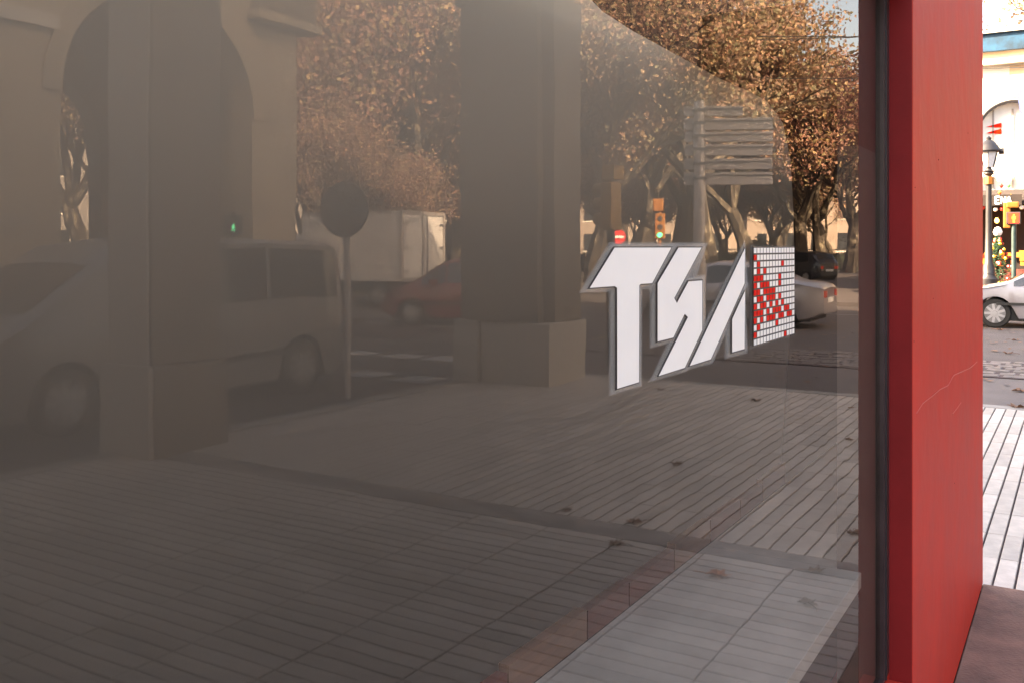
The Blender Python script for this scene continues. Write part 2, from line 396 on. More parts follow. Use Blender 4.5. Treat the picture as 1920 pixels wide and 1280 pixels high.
# ================================================================== SHOP FRONT
X0, X1 = 2.9, 5.13                        # red pier beside the pane
ZT = 2.4
win = empty('shop_window', (1.0, G, 0))
tag(win, 'large reflective shop window pane edged with black rubber, left of the red pier', 'shop window')
def wp(mb, name, m, **k):
    o = mb.build(name, m, win, **k); o.matrix_parent_inverse = Matrix.Translation((-1.0, -G, 0)); return o
pane = MB(); pane.add([(-3, G, .42), (2.83, G, .42), (2.83, G, ZT), (-3, G, ZT)], [(0, 1, 2, 3)])
o = wp(pane, 'glass_pane', M['pane'])
for p in o.data.polygons:
    if p.normal.y > 0: p.flip()
wp(MB().box(2.82, 2.901, .478, .5, .42, ZT), 'gasket', M['gasket'])
wp(MB().box(2.838, 2.840, .474, .4785, .42, ZT), 'edge_bead', M['darkmetal'])
wp(MB().box(-3.0, 2.82, .478, .5, .40, .43), 'bottom_gasket', M['gasket'])
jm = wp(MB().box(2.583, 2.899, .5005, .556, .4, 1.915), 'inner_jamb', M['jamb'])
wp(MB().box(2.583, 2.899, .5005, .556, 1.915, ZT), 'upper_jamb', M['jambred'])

pier = MB()
pier = empty('red_pier', (4, .415, 0)); tag(pier, 'broad glossy red painted pier framing the right side of the shop window', 'pier')
def pp(mb, name, m, par=pier, **k):
    o = mb.build(name, m, par, **k); o.matrix_parent_inverse = Matrix.Translation((-par.location.x, -par.location.y, 0)); return o
pp(MB().box(X0 + .004, X1, .415, .556, .006, 3.4), 'front_panel', M['red'], bevel=.004)
pp(MB().box(X0, X0 + .0035, .417, .478, .006, 3.4), 'reveal', M['darkred'])  # shade of the reveal is put into its darker red
# fine crack with pale filler raised on the paint
cr_ = MB(); pts = []
for px, py in ((1718, 775), (1730, 756), (1748, 742), (1762, 730), (1778, 722), (1788, 703), (1802, 697), (1818, 690), (1832, 678)):
    a, b = dirpx(px); t = .4145 / b; pts.append((a * t, .4148, EYE - (py - HZ) / FPX * t))
cr_.tube(pts, .0013, 5); M['scratch'] = mat('pale_scratch', (.5, .07, .055), .6, .1, 10)
pp(cr_, 'scratch', M['scratch'])
cr_ = MB(); pts = []
for px, py in ((1786, 776), (1795, 764), (1802, 754)):
    a, b = dirpx(px); t = .4145 / b; pts.append((a * t, .4148, EYE - (py - HZ) / FPX * t))
cr_.tube(pts, .001, 5); pp(cr_, 'scratch', M['scratch'])
for px, py, q in ((1712, 306, 1.0), (1713, 460, 1.4), (1716, 352, .7), (1760, 300, .8), (1815, 250, .9), (1735, 1105, 1.0), (1790, 905, .8), (1750, 560, .6), (1714, 640, .8)):
    a, b = dirpx(px); t = .4145 / b; c_ = (a * t, .4147, EYE - (py - HZ) / FPX * t)
    pp(MB().lathe([(.0035 * q, -.0006), (.003 * q, .0006)], 7, c=c_, axis='y'), 'paint_chip', M['scratch'] if q > .85 else M['darkred'])
fas = MB().box(-3.2, X0 - .002, .415, .615, ZT, 2.62).build('fascia', M['red'], None, bevel=.004); tag(fas, 'long red fascia board above the shop window', 'fascia')
sil = MB().box(-3.2, X0 - .002, .43, .62, .02, .40).build('stall_riser', M['red'], None, bevel=.004); tag(sil, 'low red panel under the shop window glass', 'panel')

# interior: counter, backdrop, dark room, added roof glass
ctr = empty('display_counter', (2, .7, .4)); tag(ctr, 'pale grey window counter with red-brown wooden back rail behind the glass', 'counter')
def cp(mb, name, m, **k):
    o = mb.build(name, m, ctr, **k); o.matrix_parent_inverse = Matrix.Translation((-2, -.7, -.4)); return o
cp(MB().box(-3, 2.58, .494, .915, .76, .8), 'counter_top', M['counter'], bevel=.002)
cp(MB().box(2.582, 4.95, .558, .915, .76, .799), 'counter_end', M['counter'], bevel=.002)
cp(MB().box(-3, 4.95, .62, .65, .4, .76), 'counter_front', M['room'])
xs = [-.5, .4, 1.1, 1.5, 1.83, 2.05, 2.34, 2.62, 2.9, 3.14, 3.42]
for q_, (a, b) in enumerate(zip(xs[:-1], xs[1:])):
    cp(MB().box(a + .003, b - .003, .917, .94, .8, .868 - .006 * (q_ % 3)), 'back_rail', M['woodred' if q_ % 3 else 'woodbrown'])
room = empty('shop_room', (1, 5, 0)); tag(room, 'dim brown shop interior seen behind the window glass', 'room')
def rp(mb, name, m):
    o = mb.build(name, m, room); o.matrix_parent_inverse = Matrix.Translation((-1, -5, 0)); return o
rp(MB().box(-4, 2.7, 1.31, 1.62, 0, 1.75), 'back_wall', M['room'])
rp(MB().box(2.7, 5.05, 1.62, 1.7, 0, 2.2), 'back_wall', M['room'])
rp(MB().box(-4, 2.7, 1.31, 1.62, 1.75, 2.2), 'bounce_strip', M['grey_wall'])  # paler strip added to bounce roof light onto the haze panel
rp(MB().box(2.66, 2.7, .97, 1.305, 2.16, 2.34), 'bulkhead', M['room'])
rp(MB().box(2.702, 4.965, .625, 1.495, 2.34, 2.5), 'ceiling', M['room'])
rp(MB().box(-6, 5.1, 1.71, 5.98, 2.1, 2.2), 'flat_roof', M['grey_wall'])
rp(MB().box(5.05, 5.12, .62, 5.98, 0, 2.42), 'side_wall', M['white_wall'])
rp(MB().box(4.97, 5.05, .625, 1.615, 0, 2.42), 'end_wall', M['room'])
rp(MB().box(-4, -3.9, .625, 1.615, 0, 2.42), 'end_wall', M['room'])
rp(MB().box(-3.9, 4.97, 1.5, 1.62, 2.35, 2.42), 'ceiling', M['room'])
rp(MB().box(-3.9, 4.97, .62, 1.62, 0, .05), 'floor', M['room'])
# backdrop added in place of glass haze, outline curved like the haze edge
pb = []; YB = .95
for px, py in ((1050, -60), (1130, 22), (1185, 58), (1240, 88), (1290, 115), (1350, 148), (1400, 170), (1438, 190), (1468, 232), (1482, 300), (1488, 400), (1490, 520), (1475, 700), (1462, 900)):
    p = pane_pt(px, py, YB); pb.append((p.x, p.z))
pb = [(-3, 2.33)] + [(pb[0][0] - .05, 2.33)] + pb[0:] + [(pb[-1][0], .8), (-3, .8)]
bd = MB().add([(a_, YB, b_) for a_, b_ in pb], [tuple(range(len(pb)))]).build('haze_panel', M['panel']); tag(bd, 'taupe backdrop board added to stand in for haze on the glass, one upper corner rounded', 'veil')
rg = MB().add([(-3.88, .97, 2.15), (2.69, .97, 2.15), (2.69, 1.305, 2.15), (-3.88, 1.305, 2.15), (-3.88, .62, 2.38), (2.69, .62, 2.38), (2.69, .945, 2.38), (-3.88, .945, 2.38)], [(0, 1, 2, 3), (4, 5, 6, 7)]).build('added_roof_glazing', M['roofglass']); tag(rg, 'added unseen strip of roof glass lighting the window display from above', 'added roof light')  # openings added to light the haze panel and the counter

# the tall building the shop belongs to (behind, shades the corner)
bld = empty('corner_building', (-8, 12, 0)); tag(bld, 'tall corner building rising behind the red shop front', 'building')
def bp_(mb, name, m, par=bld):
    o = mb.build(name, m, par); o.matrix_parent_inverse = Matrix.Translation(-par.location); return o
bp_(MB().box(-45, 5.12, 6, 22, 0, 22.5), 'wall', M['stone2'])
bp_(MB().box(-45, 5.12, 22, 50, 0, 25), 'wall', M['stone2'])
bp_(MB().box(-45.3, 5.4, 5.7, 22, 22.5, 23), 'cornice', M['white_wall'])
bp_(MB().box(-45.3, 5.4, 22, 50.3, 25, 25.6), 'cornice', M['white_wall'])
wm = MB().box(-.6, .6, -.03, .03, -1, 1).mesh('window', M['windowglass'])
for z in (6, 10, 14, 18):
    for x in range(-20, 4, 4):
        o = link('window', wm, bld); o.location = (x + 2 + 8, 5.98 - 12, z)

# ------------------------------------------------------------------ lettering on the glass
def c4(x, y): return (1080 + x / 4.13, 440 + y / 4.13)
LET = [
 [(273,97),(725,97),(570,382),(480,388),(472,397),(470,1140),(290,1195),(289,415),(275,405),(75,418)],
 [(770,97),(960,97),(745,492),(760,522),(848,358),(962,350),(962,740),(825,1030),(612,1095),(840,640),(822,622),(735,800),(605,832),(605,375)],
 [(1292,99),(1292,380),(1028,965),(853,1018)],
 [(1292,430),(1292,885),(1185,915),(1185,655)]]
logo = empty('window_lettering', pane_pt(1300, 580)); tag(logo, 'white block letters TSA and red mosaic square stuck on the shop window', 'window lettering')
li = Matrix.Translation(-logo.location)
def offset(poly, d):
    n = len(poly); A = sum(poly[i][0] * poly[(i + 1) % n][1] - poly[(i + 1) % n][0] * poly[i][1] for i in range(n))
    s = 1 if A > 0 else -1; out = []
    for i in range(n):
        p0, p1, p2 = Vector(poly[i - 1]), Vector(poly[i]), Vector(poly[(i + 1) % n])
        a = (p1 - p0).normalized(); b = (p2 - p1).normalized()
        na = Vector((a.y, -a.x)) * s; nb = Vector((b.y, -b.x)) * s
        m = (na + nb); l = m.length
        if l < .25: m = na; k = 1
        else: m /= l; k = min(1.8, 1 / max(.3, m.dot(na)))
        out.append(tuple(p1 + m * d * k))
    return out
def decal(name, polys_px, y, m, parent=logo, th=.0002):
    mb = MB()
    for pl in polys_px:
        pts_ = [(p.x, p.z) for p in (pane_pt(px, py, G) for px, py in pl)]
        if name == 'glow_border': mb.add([(a, y, b) for a, b in pts_], [tuple(range(len(pts_)))])
        else: mb.prism(pts_, y, y + th, 'y')
    me = mb.mesh(name, m); o = link(name, me, parent); o.matrix_parent_inverse = li; return o
for pl in LET:
    p = [c4(*q) for q in pl]
    decal('letter', [offset(p, -1.3)], G - .0042, M['vinyl'])
    decal('outline', [offset(p, 1.0)], G - .0032, M['vinyldark'])
for k, d_ in enumerate((1.8, 3.2, 4.8, 6.4, 8, 9.6)):  # widening sheets build up a painted glow
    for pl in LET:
        decal('glow_border', [offset([c4(*q) for q in pl], d_)], G - .0028 + .00048 * k, M['halo_film'])
RED = {1: [0], 2: [1, 9], 3: [1, 3], 4: [0, 1, 2, 8], 5: [0, 2, 3, 4, 8], 6: [0, 1, 3, 4, 5, 6], 7: [1, 2, 4, 5, 6, 8], 8: [0, 2, 3, 5, 7, 9],
       9: [0, 1, 2, 4, 6, 7, 8, 10, 11], 10: [0, 2, 4, 5, 6, 8, 9, 11, 12], 11: [1, 7], 12: [0], 13: [10]}
qc = [c4(1357, 97), c4(1676, 97), c4(1671, 771), c4(1355, 861)]
pA, pB = pane_pt(*qc[0]), pane_pt(*qc[1]); zb = (pane_pt(*qc[2]).z + pane_pt(*qc[3]).z) / 2
gw, gh = (pB.x - pA.x), (pA.z - zb)
grid = MB().prism([(pA.x, pA.z), (pB.x, pA.z), (pB.x, zb), (pA.x, zb)], G - .0032, G - .0028, 'y').mesh('mosaic_panel', M['vinyldark'])
gpan = link('mosaic_panel', grid, logo); gpan.matrix_parent_inverse = li
mw, mr_ = MB(), MB()
for r in range(14):
    for c in range(14):
        # cell edges follow the lettering's own squares
        xa = pA.x + gw * (c + .13) / 14; xb = pA.x + gw * (c + .9) / 14
        za = pA.z - gh * (r + .13) / 14; zc = pA.z - gh * (r + .89) / 14
        (mr_ if c in RED.get(r, ()) else mw).prism([(xa, za), (xb, za), (xb, zc), (xa, zc)], G - .0042, G - .0038, 'y')
o = mw.build('white_squares', M['vinyl'], logo); o.matrix_parent_inverse = li; o['kind'] = 'stuff'
o = mr_.build('red_squares', M['vinylred'], logo); o.matrix_parent_inverse = li; o['kind'] = 'stuff'
o = MB().add([(pA.x - .012, G - .0014, pA.z + .003), (pB.x + .009, G - .0014, pA.z + .003), (pB.x + .009, G - .0014, zb - .004), (pA.x - .012, G - .0014, zb - .004)], [(0, 1, 2, 3)]).build('glow_border', M['halo_film'], logo); o.matrix_parent_inverse = li

# ================================================================== ARCADE PILLARS (seen in the glass)
def pillar(x0, x1, v0, v1, zpl, ztop, label, corner):
    yA, yB = 2 * G - v1, 2 * G - v0
    c = Vector(((x0 + x1) / 2, (yA + yB) / 2, 0)); t = empty('arcade_pillar', c)
    tag(t, label, 'pillar', 'arcade pillars along the kerb')
    hx, hy = (x1 - x0) / 2, (yB - yA) / 2
    if corner:      # cross shaped: core with shallow pilasters
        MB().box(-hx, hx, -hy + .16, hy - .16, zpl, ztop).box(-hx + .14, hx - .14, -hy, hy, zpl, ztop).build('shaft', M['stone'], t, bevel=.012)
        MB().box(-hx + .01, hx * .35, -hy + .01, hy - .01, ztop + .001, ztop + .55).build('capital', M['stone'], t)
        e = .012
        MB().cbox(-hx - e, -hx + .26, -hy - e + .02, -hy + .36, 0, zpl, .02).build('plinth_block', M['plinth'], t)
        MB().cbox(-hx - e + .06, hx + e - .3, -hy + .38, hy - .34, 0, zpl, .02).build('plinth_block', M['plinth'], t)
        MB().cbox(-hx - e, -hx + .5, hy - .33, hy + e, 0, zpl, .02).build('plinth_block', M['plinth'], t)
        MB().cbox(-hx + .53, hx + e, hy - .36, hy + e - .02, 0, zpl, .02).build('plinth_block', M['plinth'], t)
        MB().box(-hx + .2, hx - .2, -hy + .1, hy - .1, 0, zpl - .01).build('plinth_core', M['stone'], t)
    else:
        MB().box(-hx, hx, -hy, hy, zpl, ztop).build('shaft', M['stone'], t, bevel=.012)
        MB().box(-hx - .03, -hx - .002, -hy + .02, hy - .02, zpl, ztop - .05).build('lit_side_slab', M['plinth'], t, bevel=.01)  # paler slab paints the lit side of the shaft
        MB().cbox(-hx - .012, hx + .05, -hy - .05, hy + .05, 0, zpl - .01, .02).build('plinth_core', M['stone'], t)  # dark stone carries the shade of the other plinth faces
        MB().cbox(-hx - .06, -hx - .014, -hy - .04, hy + .04, 0, zpl, .01).build('plinth_block', M['plinth'], t)  # paler slab paints the lit side of the plinth
    return t
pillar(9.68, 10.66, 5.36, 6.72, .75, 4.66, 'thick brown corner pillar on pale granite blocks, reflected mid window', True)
pillar(4.82, 5.5, 6.2, 6.72, .72, 5.2, 'slender arcade pillar with its lit edge painted paler, reflected left in the window', False)
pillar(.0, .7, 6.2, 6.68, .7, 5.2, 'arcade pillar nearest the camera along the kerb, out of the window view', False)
bm_ = MB().box(-14, 10.2, 2 * G - 6.6, 2 * G - 5.9, 5.2, 6.0).build('arcade_beam', M['stone']); tag(bm_, 'long stone beam spanning the arcade pillars', 'beam')

# ================================================================== ARCH BUILDING across the street
def arch_wall(xa, xb, xl, xr, zs, ztop, y0, y1):
    """wall from xa..xb with a semicircular arch xl..xr springing at zs"""
    mb = MB(); mb.box(xa, xl, y0, y1, 0, ztop); mb.box(xr, xb, y0, y1, 0, ztop)
    R = (xr - xl) / 2; cx = (xl + xr) / 2; n = 28
    arc = [(cx + R * math.cos(math.pi - math.pi * k / n), zs + R * math.sin(math.pi * k / n)) for k in range(n + 1)]
    for k in range(n):
        (ax, az), (bx, bz) = arc[k], arc[k + 1]
        mb.prism([(ax, az), (bx, bz), (bx, ztop), (ax, ztop)], y0, y1, 'y')
    return mb, arc
ab = empty('arched_building', (8, 2 * G - 20, 0)); tag(ab, 'pale stone building with one wide dark arch, reflected behind the grey van', 'building')
Yf = 2 * G - 16.0
mb, arc = arch_wall(-12, 16.5, 10.45, 15.1, 4.5, 7.7, Yf - .7, Yf)
bp_(mb, 'front_wall', M['stone2'], ab)
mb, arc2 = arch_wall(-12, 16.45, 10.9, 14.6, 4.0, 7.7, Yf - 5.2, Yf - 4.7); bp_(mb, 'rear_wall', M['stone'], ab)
bp_(MB().box(15.75, 16.45, Yf - 4.7, Yf - .7, 0, 7.28), 'side_wall', M['stone2'], ab)
bp_(MB().box(9.6, 10.0, Yf - 4.7, Yf - .7, 0, 7.28), 'passage_wall', M['grey_wall'], ab)
bp_(MB().box(-12, 15.75, Yf - 4.7, Yf - .7, 7.3, 7.6), 'passage_ceiling', M['grey_wall'], ab)
for k in range(0, 28, 2):
    (ax, az), (bx, bz) = arc[k], arc[k + 2]
    cx, cz = 12.775, 4.5
    def ext(x, z, e): 
        v_ = Vector((x - cx, z - cz)).normalized(); return (x + v_.x * e, z + v_.y * e)
    bp_(MB().prism([ext(ax, az, .01), ext(bx, bz, .01), ext(bx, bz, .38), ext(ax, az, .38)], Yf + .003, Yf + .07, 'y'), 'arch_stone', M['stone2'], ab)
bp_(MB().box(15.05, 16.9, Yf - 4, Yf + .3, 6.95, 7.9), 'corner_bay', M['stone'], ab)
bp_(MB().box(14.95, 17.0, Yf - 4.1, Yf + .4, 6.75, 6.95), 'cornice', M['stone2'], ab)
bp_(MB().box(-12, 10.4, Yf + .002, Yf + .12, 5.6, 5.85), 'string_course', M['white_wall'], ab)
wm2 = MB().box(-.55, .55, -.03, .03, -1.0, 1.0).mesh('window', M['windowglass'])
for x in (-6, -2.5, 1, 4.5):
    for z in (3,):
        o = link('window', wm2, ab); o.location = (x - 8, Yf + .004 - (2 * G - 20), z)
x_, y_ = refl(37, 17.0)
sp = MB().box(-.42, .42, -.02, .02, -.09, .09).build('street_nameplate', M['plinth']); sp.location = (9.45, Yf + .025, 2.1)
tag(sp, 'small pale nameplate fixed on the wall left of the arch', 'plate')
pv = MB().box(-20, 17.2, Yf - 20, Yf + 1.6, -.16, .0).build('far_pavement', M['asphalt2']); tag(pv, kind='structure')

# ================================================================== TREES
def tree_proto(seed, H=18, R=6.5, leafmul=1.0, leaf='leaf0', fork=4.0, tr=.42, lean=.0, lsize=.095):
    rnd = random.Random(seed); tb = MB(); ends = []
    def seg(p, d, L, r, lev):
        n = 4; pts = [p]; rs = [r]; q = p.copy(); dd = d.copy()
        for i in range(n):
            dd = (dd + Vector((rnd.gauss(0, .13), rnd.gauss(0, .13), rnd.gauss(.05, .09)))).normalized()
            q = q + dd * L / n; pts.append(q.copy()); rs.append(r * (1 - .45 * (i + 1) / n))
        tb.tube(pts, rs, 8 if lev == 0 else (6 if lev == 1 else (5 if lev == 2 else 3)), cap=lev > 2)
        if lev >= 3: ends.append((pts[1:], L)); return
        k = (5, 5, 4)[lev]
        for j in range(k):
            t = rnd.uniform(.45, 1) if lev else rnd.uniform(.88, 1)
            idx = t * n; i0 = min(n - 1, int(idx)); pp_ = pts[i0].lerp(pts[i0 + 1], idx - i0)
            a = 2 * math.pi * (j + rnd.random() * .7) / k; out = Vector((math.cos(a), math.sin(a), 0))
            side = (out - dd * out.dot(dd)).normalized()
            spread = rnd.uniform(.5, .95) if lev == 0 else rnd.uniform(.5, 1.0)
            nd = (dd * 1.0 + side * spread + Vector((0, 0, .12))).normalized()
            seg(pp_, nd, L0[lev + 1] * rnd.uniform(.75, 1.2), rs[i0] * (.62 if lev else .6), lev + 1)
        if lev: seg(pts[-1], dd, L0[lev + 1] * .9, rs[-1] * .9, lev + 1)
    sc = H / 18
    L0 = [fork, 5.4 * sc, 4.0 * sc, 2.7 * sc]
    seg(Vector((0, 0, -.1)), Vector((lean, 0, 1)).normalized(), fork, tr, 0)
    tm = tb.mesh('trunk', M['bark'], smooth=True)
    V, F = [], []
    for pts, L in ends:
        nl = int(190 * leafmul * rnd.uniform(.3, 1.5))
        for _ in range(nl):
            b = rnd.choice(pts); c = b + Vector((rnd.gauss(0, .5), rnd.gauss(0, .5), rnd.gauss(0, .42)))
            s = lsize * rnd.uniform(.6, 1.35); u = Vector((rnd.gauss(0, 1), rnd.gauss(0, 1), rnd.gauss(0, .7))).normalized()
            w_ = u.orthogonal().normalized(); w_ = Matrix.Rotation(rnd.uniform(0, 6.28), 3, u) @ w_; h_ = u.cross(w_)
            n = len(V)
            V += [tuple(c - w_ * s), tuple(c - h_ * s * .75 + u * s * .25), tuple(c + w_ * s), tuple(c + h_ * s * .75 + u * s * .2)]
            F.append((n, n + 1, n + 2, n + 3))
    cm = bpy.data.meshes.new('crown'); cm.from_pydata(V, [], F); cm.materials.append(M[leaf])
    return tm, cm
PT = [tree_proto(3, 18, leaf='leaf0', tr=.58), tree_proto(8, 17, leaf='leaf1', tr=.62, fork=4.4, leafmul=1.2), tree_proto(21, 16, leaf='leaf0', tr=.55, fork=3.4, leafmul=1.0),
      tree_proto(34, 18, leaf='leaf1', tr=.6, fork=4.8, leafmul=.95), tree_proto(55, 14, leaf='leaf2', tr=.4, fork=3, leafmul=1.5), tree_proto(77, 12, leaf='leaf1', tr=.22, fork=3, leafmul=.5)]
def tree(px, dep, k, rz, sc, label, hr=1.0):
    x, y = refl(px, dep); t = empty('plane_tree', (x, y, -.02), rz)
    tag(t, label, 'tree', 'autumn plane trees in the park'); t.scale = (sc, sc, sc * hr)
    tm, cm = PT[k]; link('trunk', tm, t); c = link('crown', cm, t); c['kind'] = 'stuff'
TREES = [
 (567, 48, 2, .3, 1.0, 'orange plane tree just right of the reflected arch building'),
 (602, 44, 2, 1.4, 1.1, 'plane tree with pale mottled trunk behind the round sign'),
 (655, 52, 2, 3.9, 1.05, 'brown-leaved plane tree above the white box truck cab'),
 (705, 47, 0, 2.2, 1.05, 'dark-trunked orange plane tree rising behind the box truck'),
 (790, 42, 2, 4.2, 1.15, 'orange plane tree over the rear doors of the box truck'),
 (860, 48, 0, 5.0, 1.1, 'plane tree partly hidden by the left edge of the corner pillar'),
 (940, 45, 1, .9, 1.0, 'plane tree wholly behind the corner pillar'),
 (1050, 50, 3, 2.6, 1.1, 'plane tree emerging right of the corner pillar'),
 (1120, 44, 1, 1.1, 1.05, 'yellow-brown plane tree behind the ochre traffic light'),
 (1203, 50, 3, 3.3, 1.1, 'straight-trunked plane tree between traffic light and board sign'),
 (1262, 60, 1, 5.3, 1.15, 'mottled plane tree left of the board sign post'),
 (1330, 48, 3, .2, 1.05, 'plane tree directly behind the direction board sign'),
 (1402, 50, 0, 4.4, 1.0, 'dark plane trunk under the right half of the board sign'),
 (1505, 54, 2, 2.0, .98, 'forked plane tree with wide curving limbs near the window edge'),
 (1545, 60, 2, 3.6, 1.0, 'second forked plane tree close by the window edge'),
 (1592, 64, 0, 5.8, .9, 'last plane tree beside the window edge'),
 (1450, 82, 1, .8, 1.2, 'distant plane tree between board sign and forked tree'),
 (1300, 88, 0, 1.9, 1.3, 'far orange plane tree high above the board sign'),
 (1165, 84, 2, 4.9, 1.3, 'far orange plane tree above the no entry sign'),
 (640, 66, 3, 5.5, 1.3, 'far plane tree high above the round sign'),
 (760, 70, 1, 2.9, 1.35, 'far plane tree high above the box truck'),
 (830, 62, 0, .1, 1.2, 'far orange plane tree against the left edge of the corner pillar'),
 (180, 42, 1, 3.0, .9, 'plane tree glimpsed at the left through the arch'),
 (420, 46, 0, 1.0, .9, 'plane tree glimpsed at the right through the arch'),
]
for px, dep, k, rz, sc, lb in TREES: tree(px, dep, k, rz, sc, lb)
for px, dep, k, rz, sc, lb in [(728, 58, 2, 1, 1.0, 'orange plane tree rising over the box truck roof edge'), (575, 43, 2, 2.1, .55, 'small bushy orange tree low behind the round sign'),
                               (632, 38, 0, .7, .5, 'small bushy orange tree behind the truck cab'), (705, 45, 2, 4.6, .6, 'small golden tree low behind the truck box'),
                               (775, 50, 1, 5.6, .6, 'small golden tree low behind the truck doors'), (835, 56, 0, 3.3, .6, 'small orange tree beside the corner pillar foot'),
                               (1130, 66, 2, .9, .6, 'low golden tree behind the ochre traffic light'), (1235, 74, 0, 2.7, .62, 'low golden tree behind the yellow traffic light'),
                               (1350, 76, 2, 5.2, .62, 'low golden tree beneath the board sign'), (1440, 72, 1, 1.3, .6, 'low golden tree behind the urn'),
                               (1560, 84, 0, 4.1, .62, 'low golden tree behind the forked plane trees'), (1180, 72, 5, 2, .9, 'thin young tree left of the amber traffic light'),
                               (1365, 74, 5, 4, .9, 'thin young tree between two plane trunks under the board sign'), (1470, 78, 5, .5, .9, 'thin young tree beside the forked plane tree')]:
    tree(px, dep, k, rz, sc, lb)
# hedge with leaf faces, iron railing, urn
def hedge(pxa, pxb, dep, h, label):
    a = Vector((*refl(pxa, dep), 0)); b = Vector((*refl(pxb, dep), 0)); L = (b - a).length; u = (b - a) / L; n_ = Vector((-u.y, u.x, 0))
    mb = MB(); V, F = [], []
    rnd = random.Random(5)
    for _ in range(int(L * 260)):
        s = rnd.random() * L; t = rnd.uniform(-.45, .45); z = rnd.uniform(0, h + .12 * noise.noise(Vector((s * 1.3, 0, 0))))
        if abs(t) < .33 and z < h - .2: continue
        c = Vector((s, t, z)); q = .075 * rnd.uniform(.6, 1.4); d1 = Vector((rnd.gauss(0, 1), rnd.gauss(0, 1), rnd.gauss(0, 1))).normalized(); d2 = d1.orthogonal().normalized()
        k = len(V); V += [tuple(c - d1 * q), tuple(c - d2 * q), tuple(c + d1 * q), tuple(c + d2 * q)]; F.append((k, k + 1, k + 2, k + 3))
    k = len(V); mb.add(V, F); mb.box(0, L, -.36, .36, 0, h - .12)
    o = mb.build('hedge', M['hedge']); o.location = a; o.rotation_euler = (0, 0, math.atan2(u.y, u.x))
    tag(o, label, 'hedge'); return a, b
a, b = hedge(1085, 1640, 66, 1.25, 'long dark clipped hedge in front of the park trees')
hedge(535, 860, 33, 1.1, 'dark clipped hedge behind the box truck')
rl = empty('park_railing', (*refl(1085, 64), 0)); tag(rl, 'low dark iron railing with ball-topped posts along the park', 'railing')
a = Vector((*refl(1085, 64), 0)); b = Vector((*refl(1640, 64), 0)); L = (b - a).length; u = (b - a) / L; rl.rotation_euler = (0, 0, math.atan2(u.y, u.x))
MB().tube([(0, 0, 1.45), (L, 0, 1.45)], .03, 5).tube([(0, 0, .2), (L, 0, .2)], .03, 5).build('rail', M['darkmetal'], rl)
pm = MB().lathe([(.07, 0), (.07, 1.5), (.1, 1.52), (.13, 1.6), (.1, 1.7), (.02, 1.74)], 8).mesh('post', M['darkmetal'])
for i in range(12):
    o = link('post', pm, rl); o.location = (L * i / 11, 0, 0)
bars = MB()
for i in range(int(L / .16)): bars.box(i * .16 - .012, i * .16 + .012, -.012, .012, .05, 1.5)
bars.build('bars', M['darkmetal'], rl)['kind'] = 'stuff'
x, y = refl(1420, 60)
ur = empty('stone_urn', (x, y, 0)); tag(ur, 'dark urn with trailing plant standing before the park railing', 'urn')
MB().lathe([(.3, 0), (.3, .8), (.36, .85), (.12, .9), (.14, 1.0), (.4, 1.3), (.46, 1.5), (.4, 1.52)], 14).build('pot', M['darkmetal'], ur, smooth=True)
V, F = [], []; rr = random.Random(9)
for _ in range(500):
    c = Vector((rr.gauss(0, .45), rr.gauss(0, .45), 1.75 + rr.gauss(0, .22))); d1 = Vector((rr.gauss(0, 1), rr.gauss(0, 1), rr.gauss(0, 1))).normalized(); d2 = d1.orthogonal()
    k = len(V); V += [tuple(c - d1 * .09), tuple(c - d2.normalized() * .06), tuple(c + d1 * .09), tuple(c + d2.normalized() * .06)]; F.append((k, k + 1, k + 2, k + 3))
MB().add(V, F).build('foliage', M['hedge'], ur)['kind'] = 'stuff'

# far lit buildings beyond the park
def far_building(px, dep, wd, ht, m, label, roof=M['walltan']):
    x, y = refl(px, dep); t = empty('apartment_building', (x, y, 0), math.atan2(*[(2 * G - y) * -1 - 0, x][::1]) if False else math.atan2(y, x) + math.pi / 2)
    tag(t, label, 'building', 'pale buildings beyond the park')
    # local -y faces the viewer's mirror side: rotate so +y local points away
    MB().box(-wd / 2, wd / 2, -5, 5, 0, ht).build('wall', m, t)
    MB().box(-wd / 2 - .4, wd / 2 + .4, -5.4, 5.4, ht, ht + .5).build('roof', roof, t)
    me = MB().box(-.6, .6, -.04, .04, -1, 1).mesh('window', M['windowglass']); me2 = MB().box(-.8, .8, -.06, .06, -.09, .09).mesh('sill', M['white_wall'])
    n = int(wd / 3)
    for i in range(n):
        for f in range(int(ht / 3.6)):
            for s in (-1, 1):
                o = link('window', me, t); o.location = ((i - (n - 1) / 2) * 3, s * 5.0, 2.2 + f * 3.6)
                c = link('sill', me2, o); c.location = (0, s * .04, -1.1)
far_building(1200, 118, 34, 12, M['wall'], 'low pale pink building behind the traffic lights')
far_building(1420, 124, 36, 11, M['wall'], 'long pale building glimpsed between the plane trunks')
far_building(1610, 110, 24, 14, M['wall'], 'pale building glimpsed behind the last plane tree')
far_building(690, 115, 40, 18, M['grey_wall'], 'grey building glimpsed between crowns above the box truck')
far_building(180, 95, 40, 16, M['grey_wall'], 'grey building glimpsed through the arch')

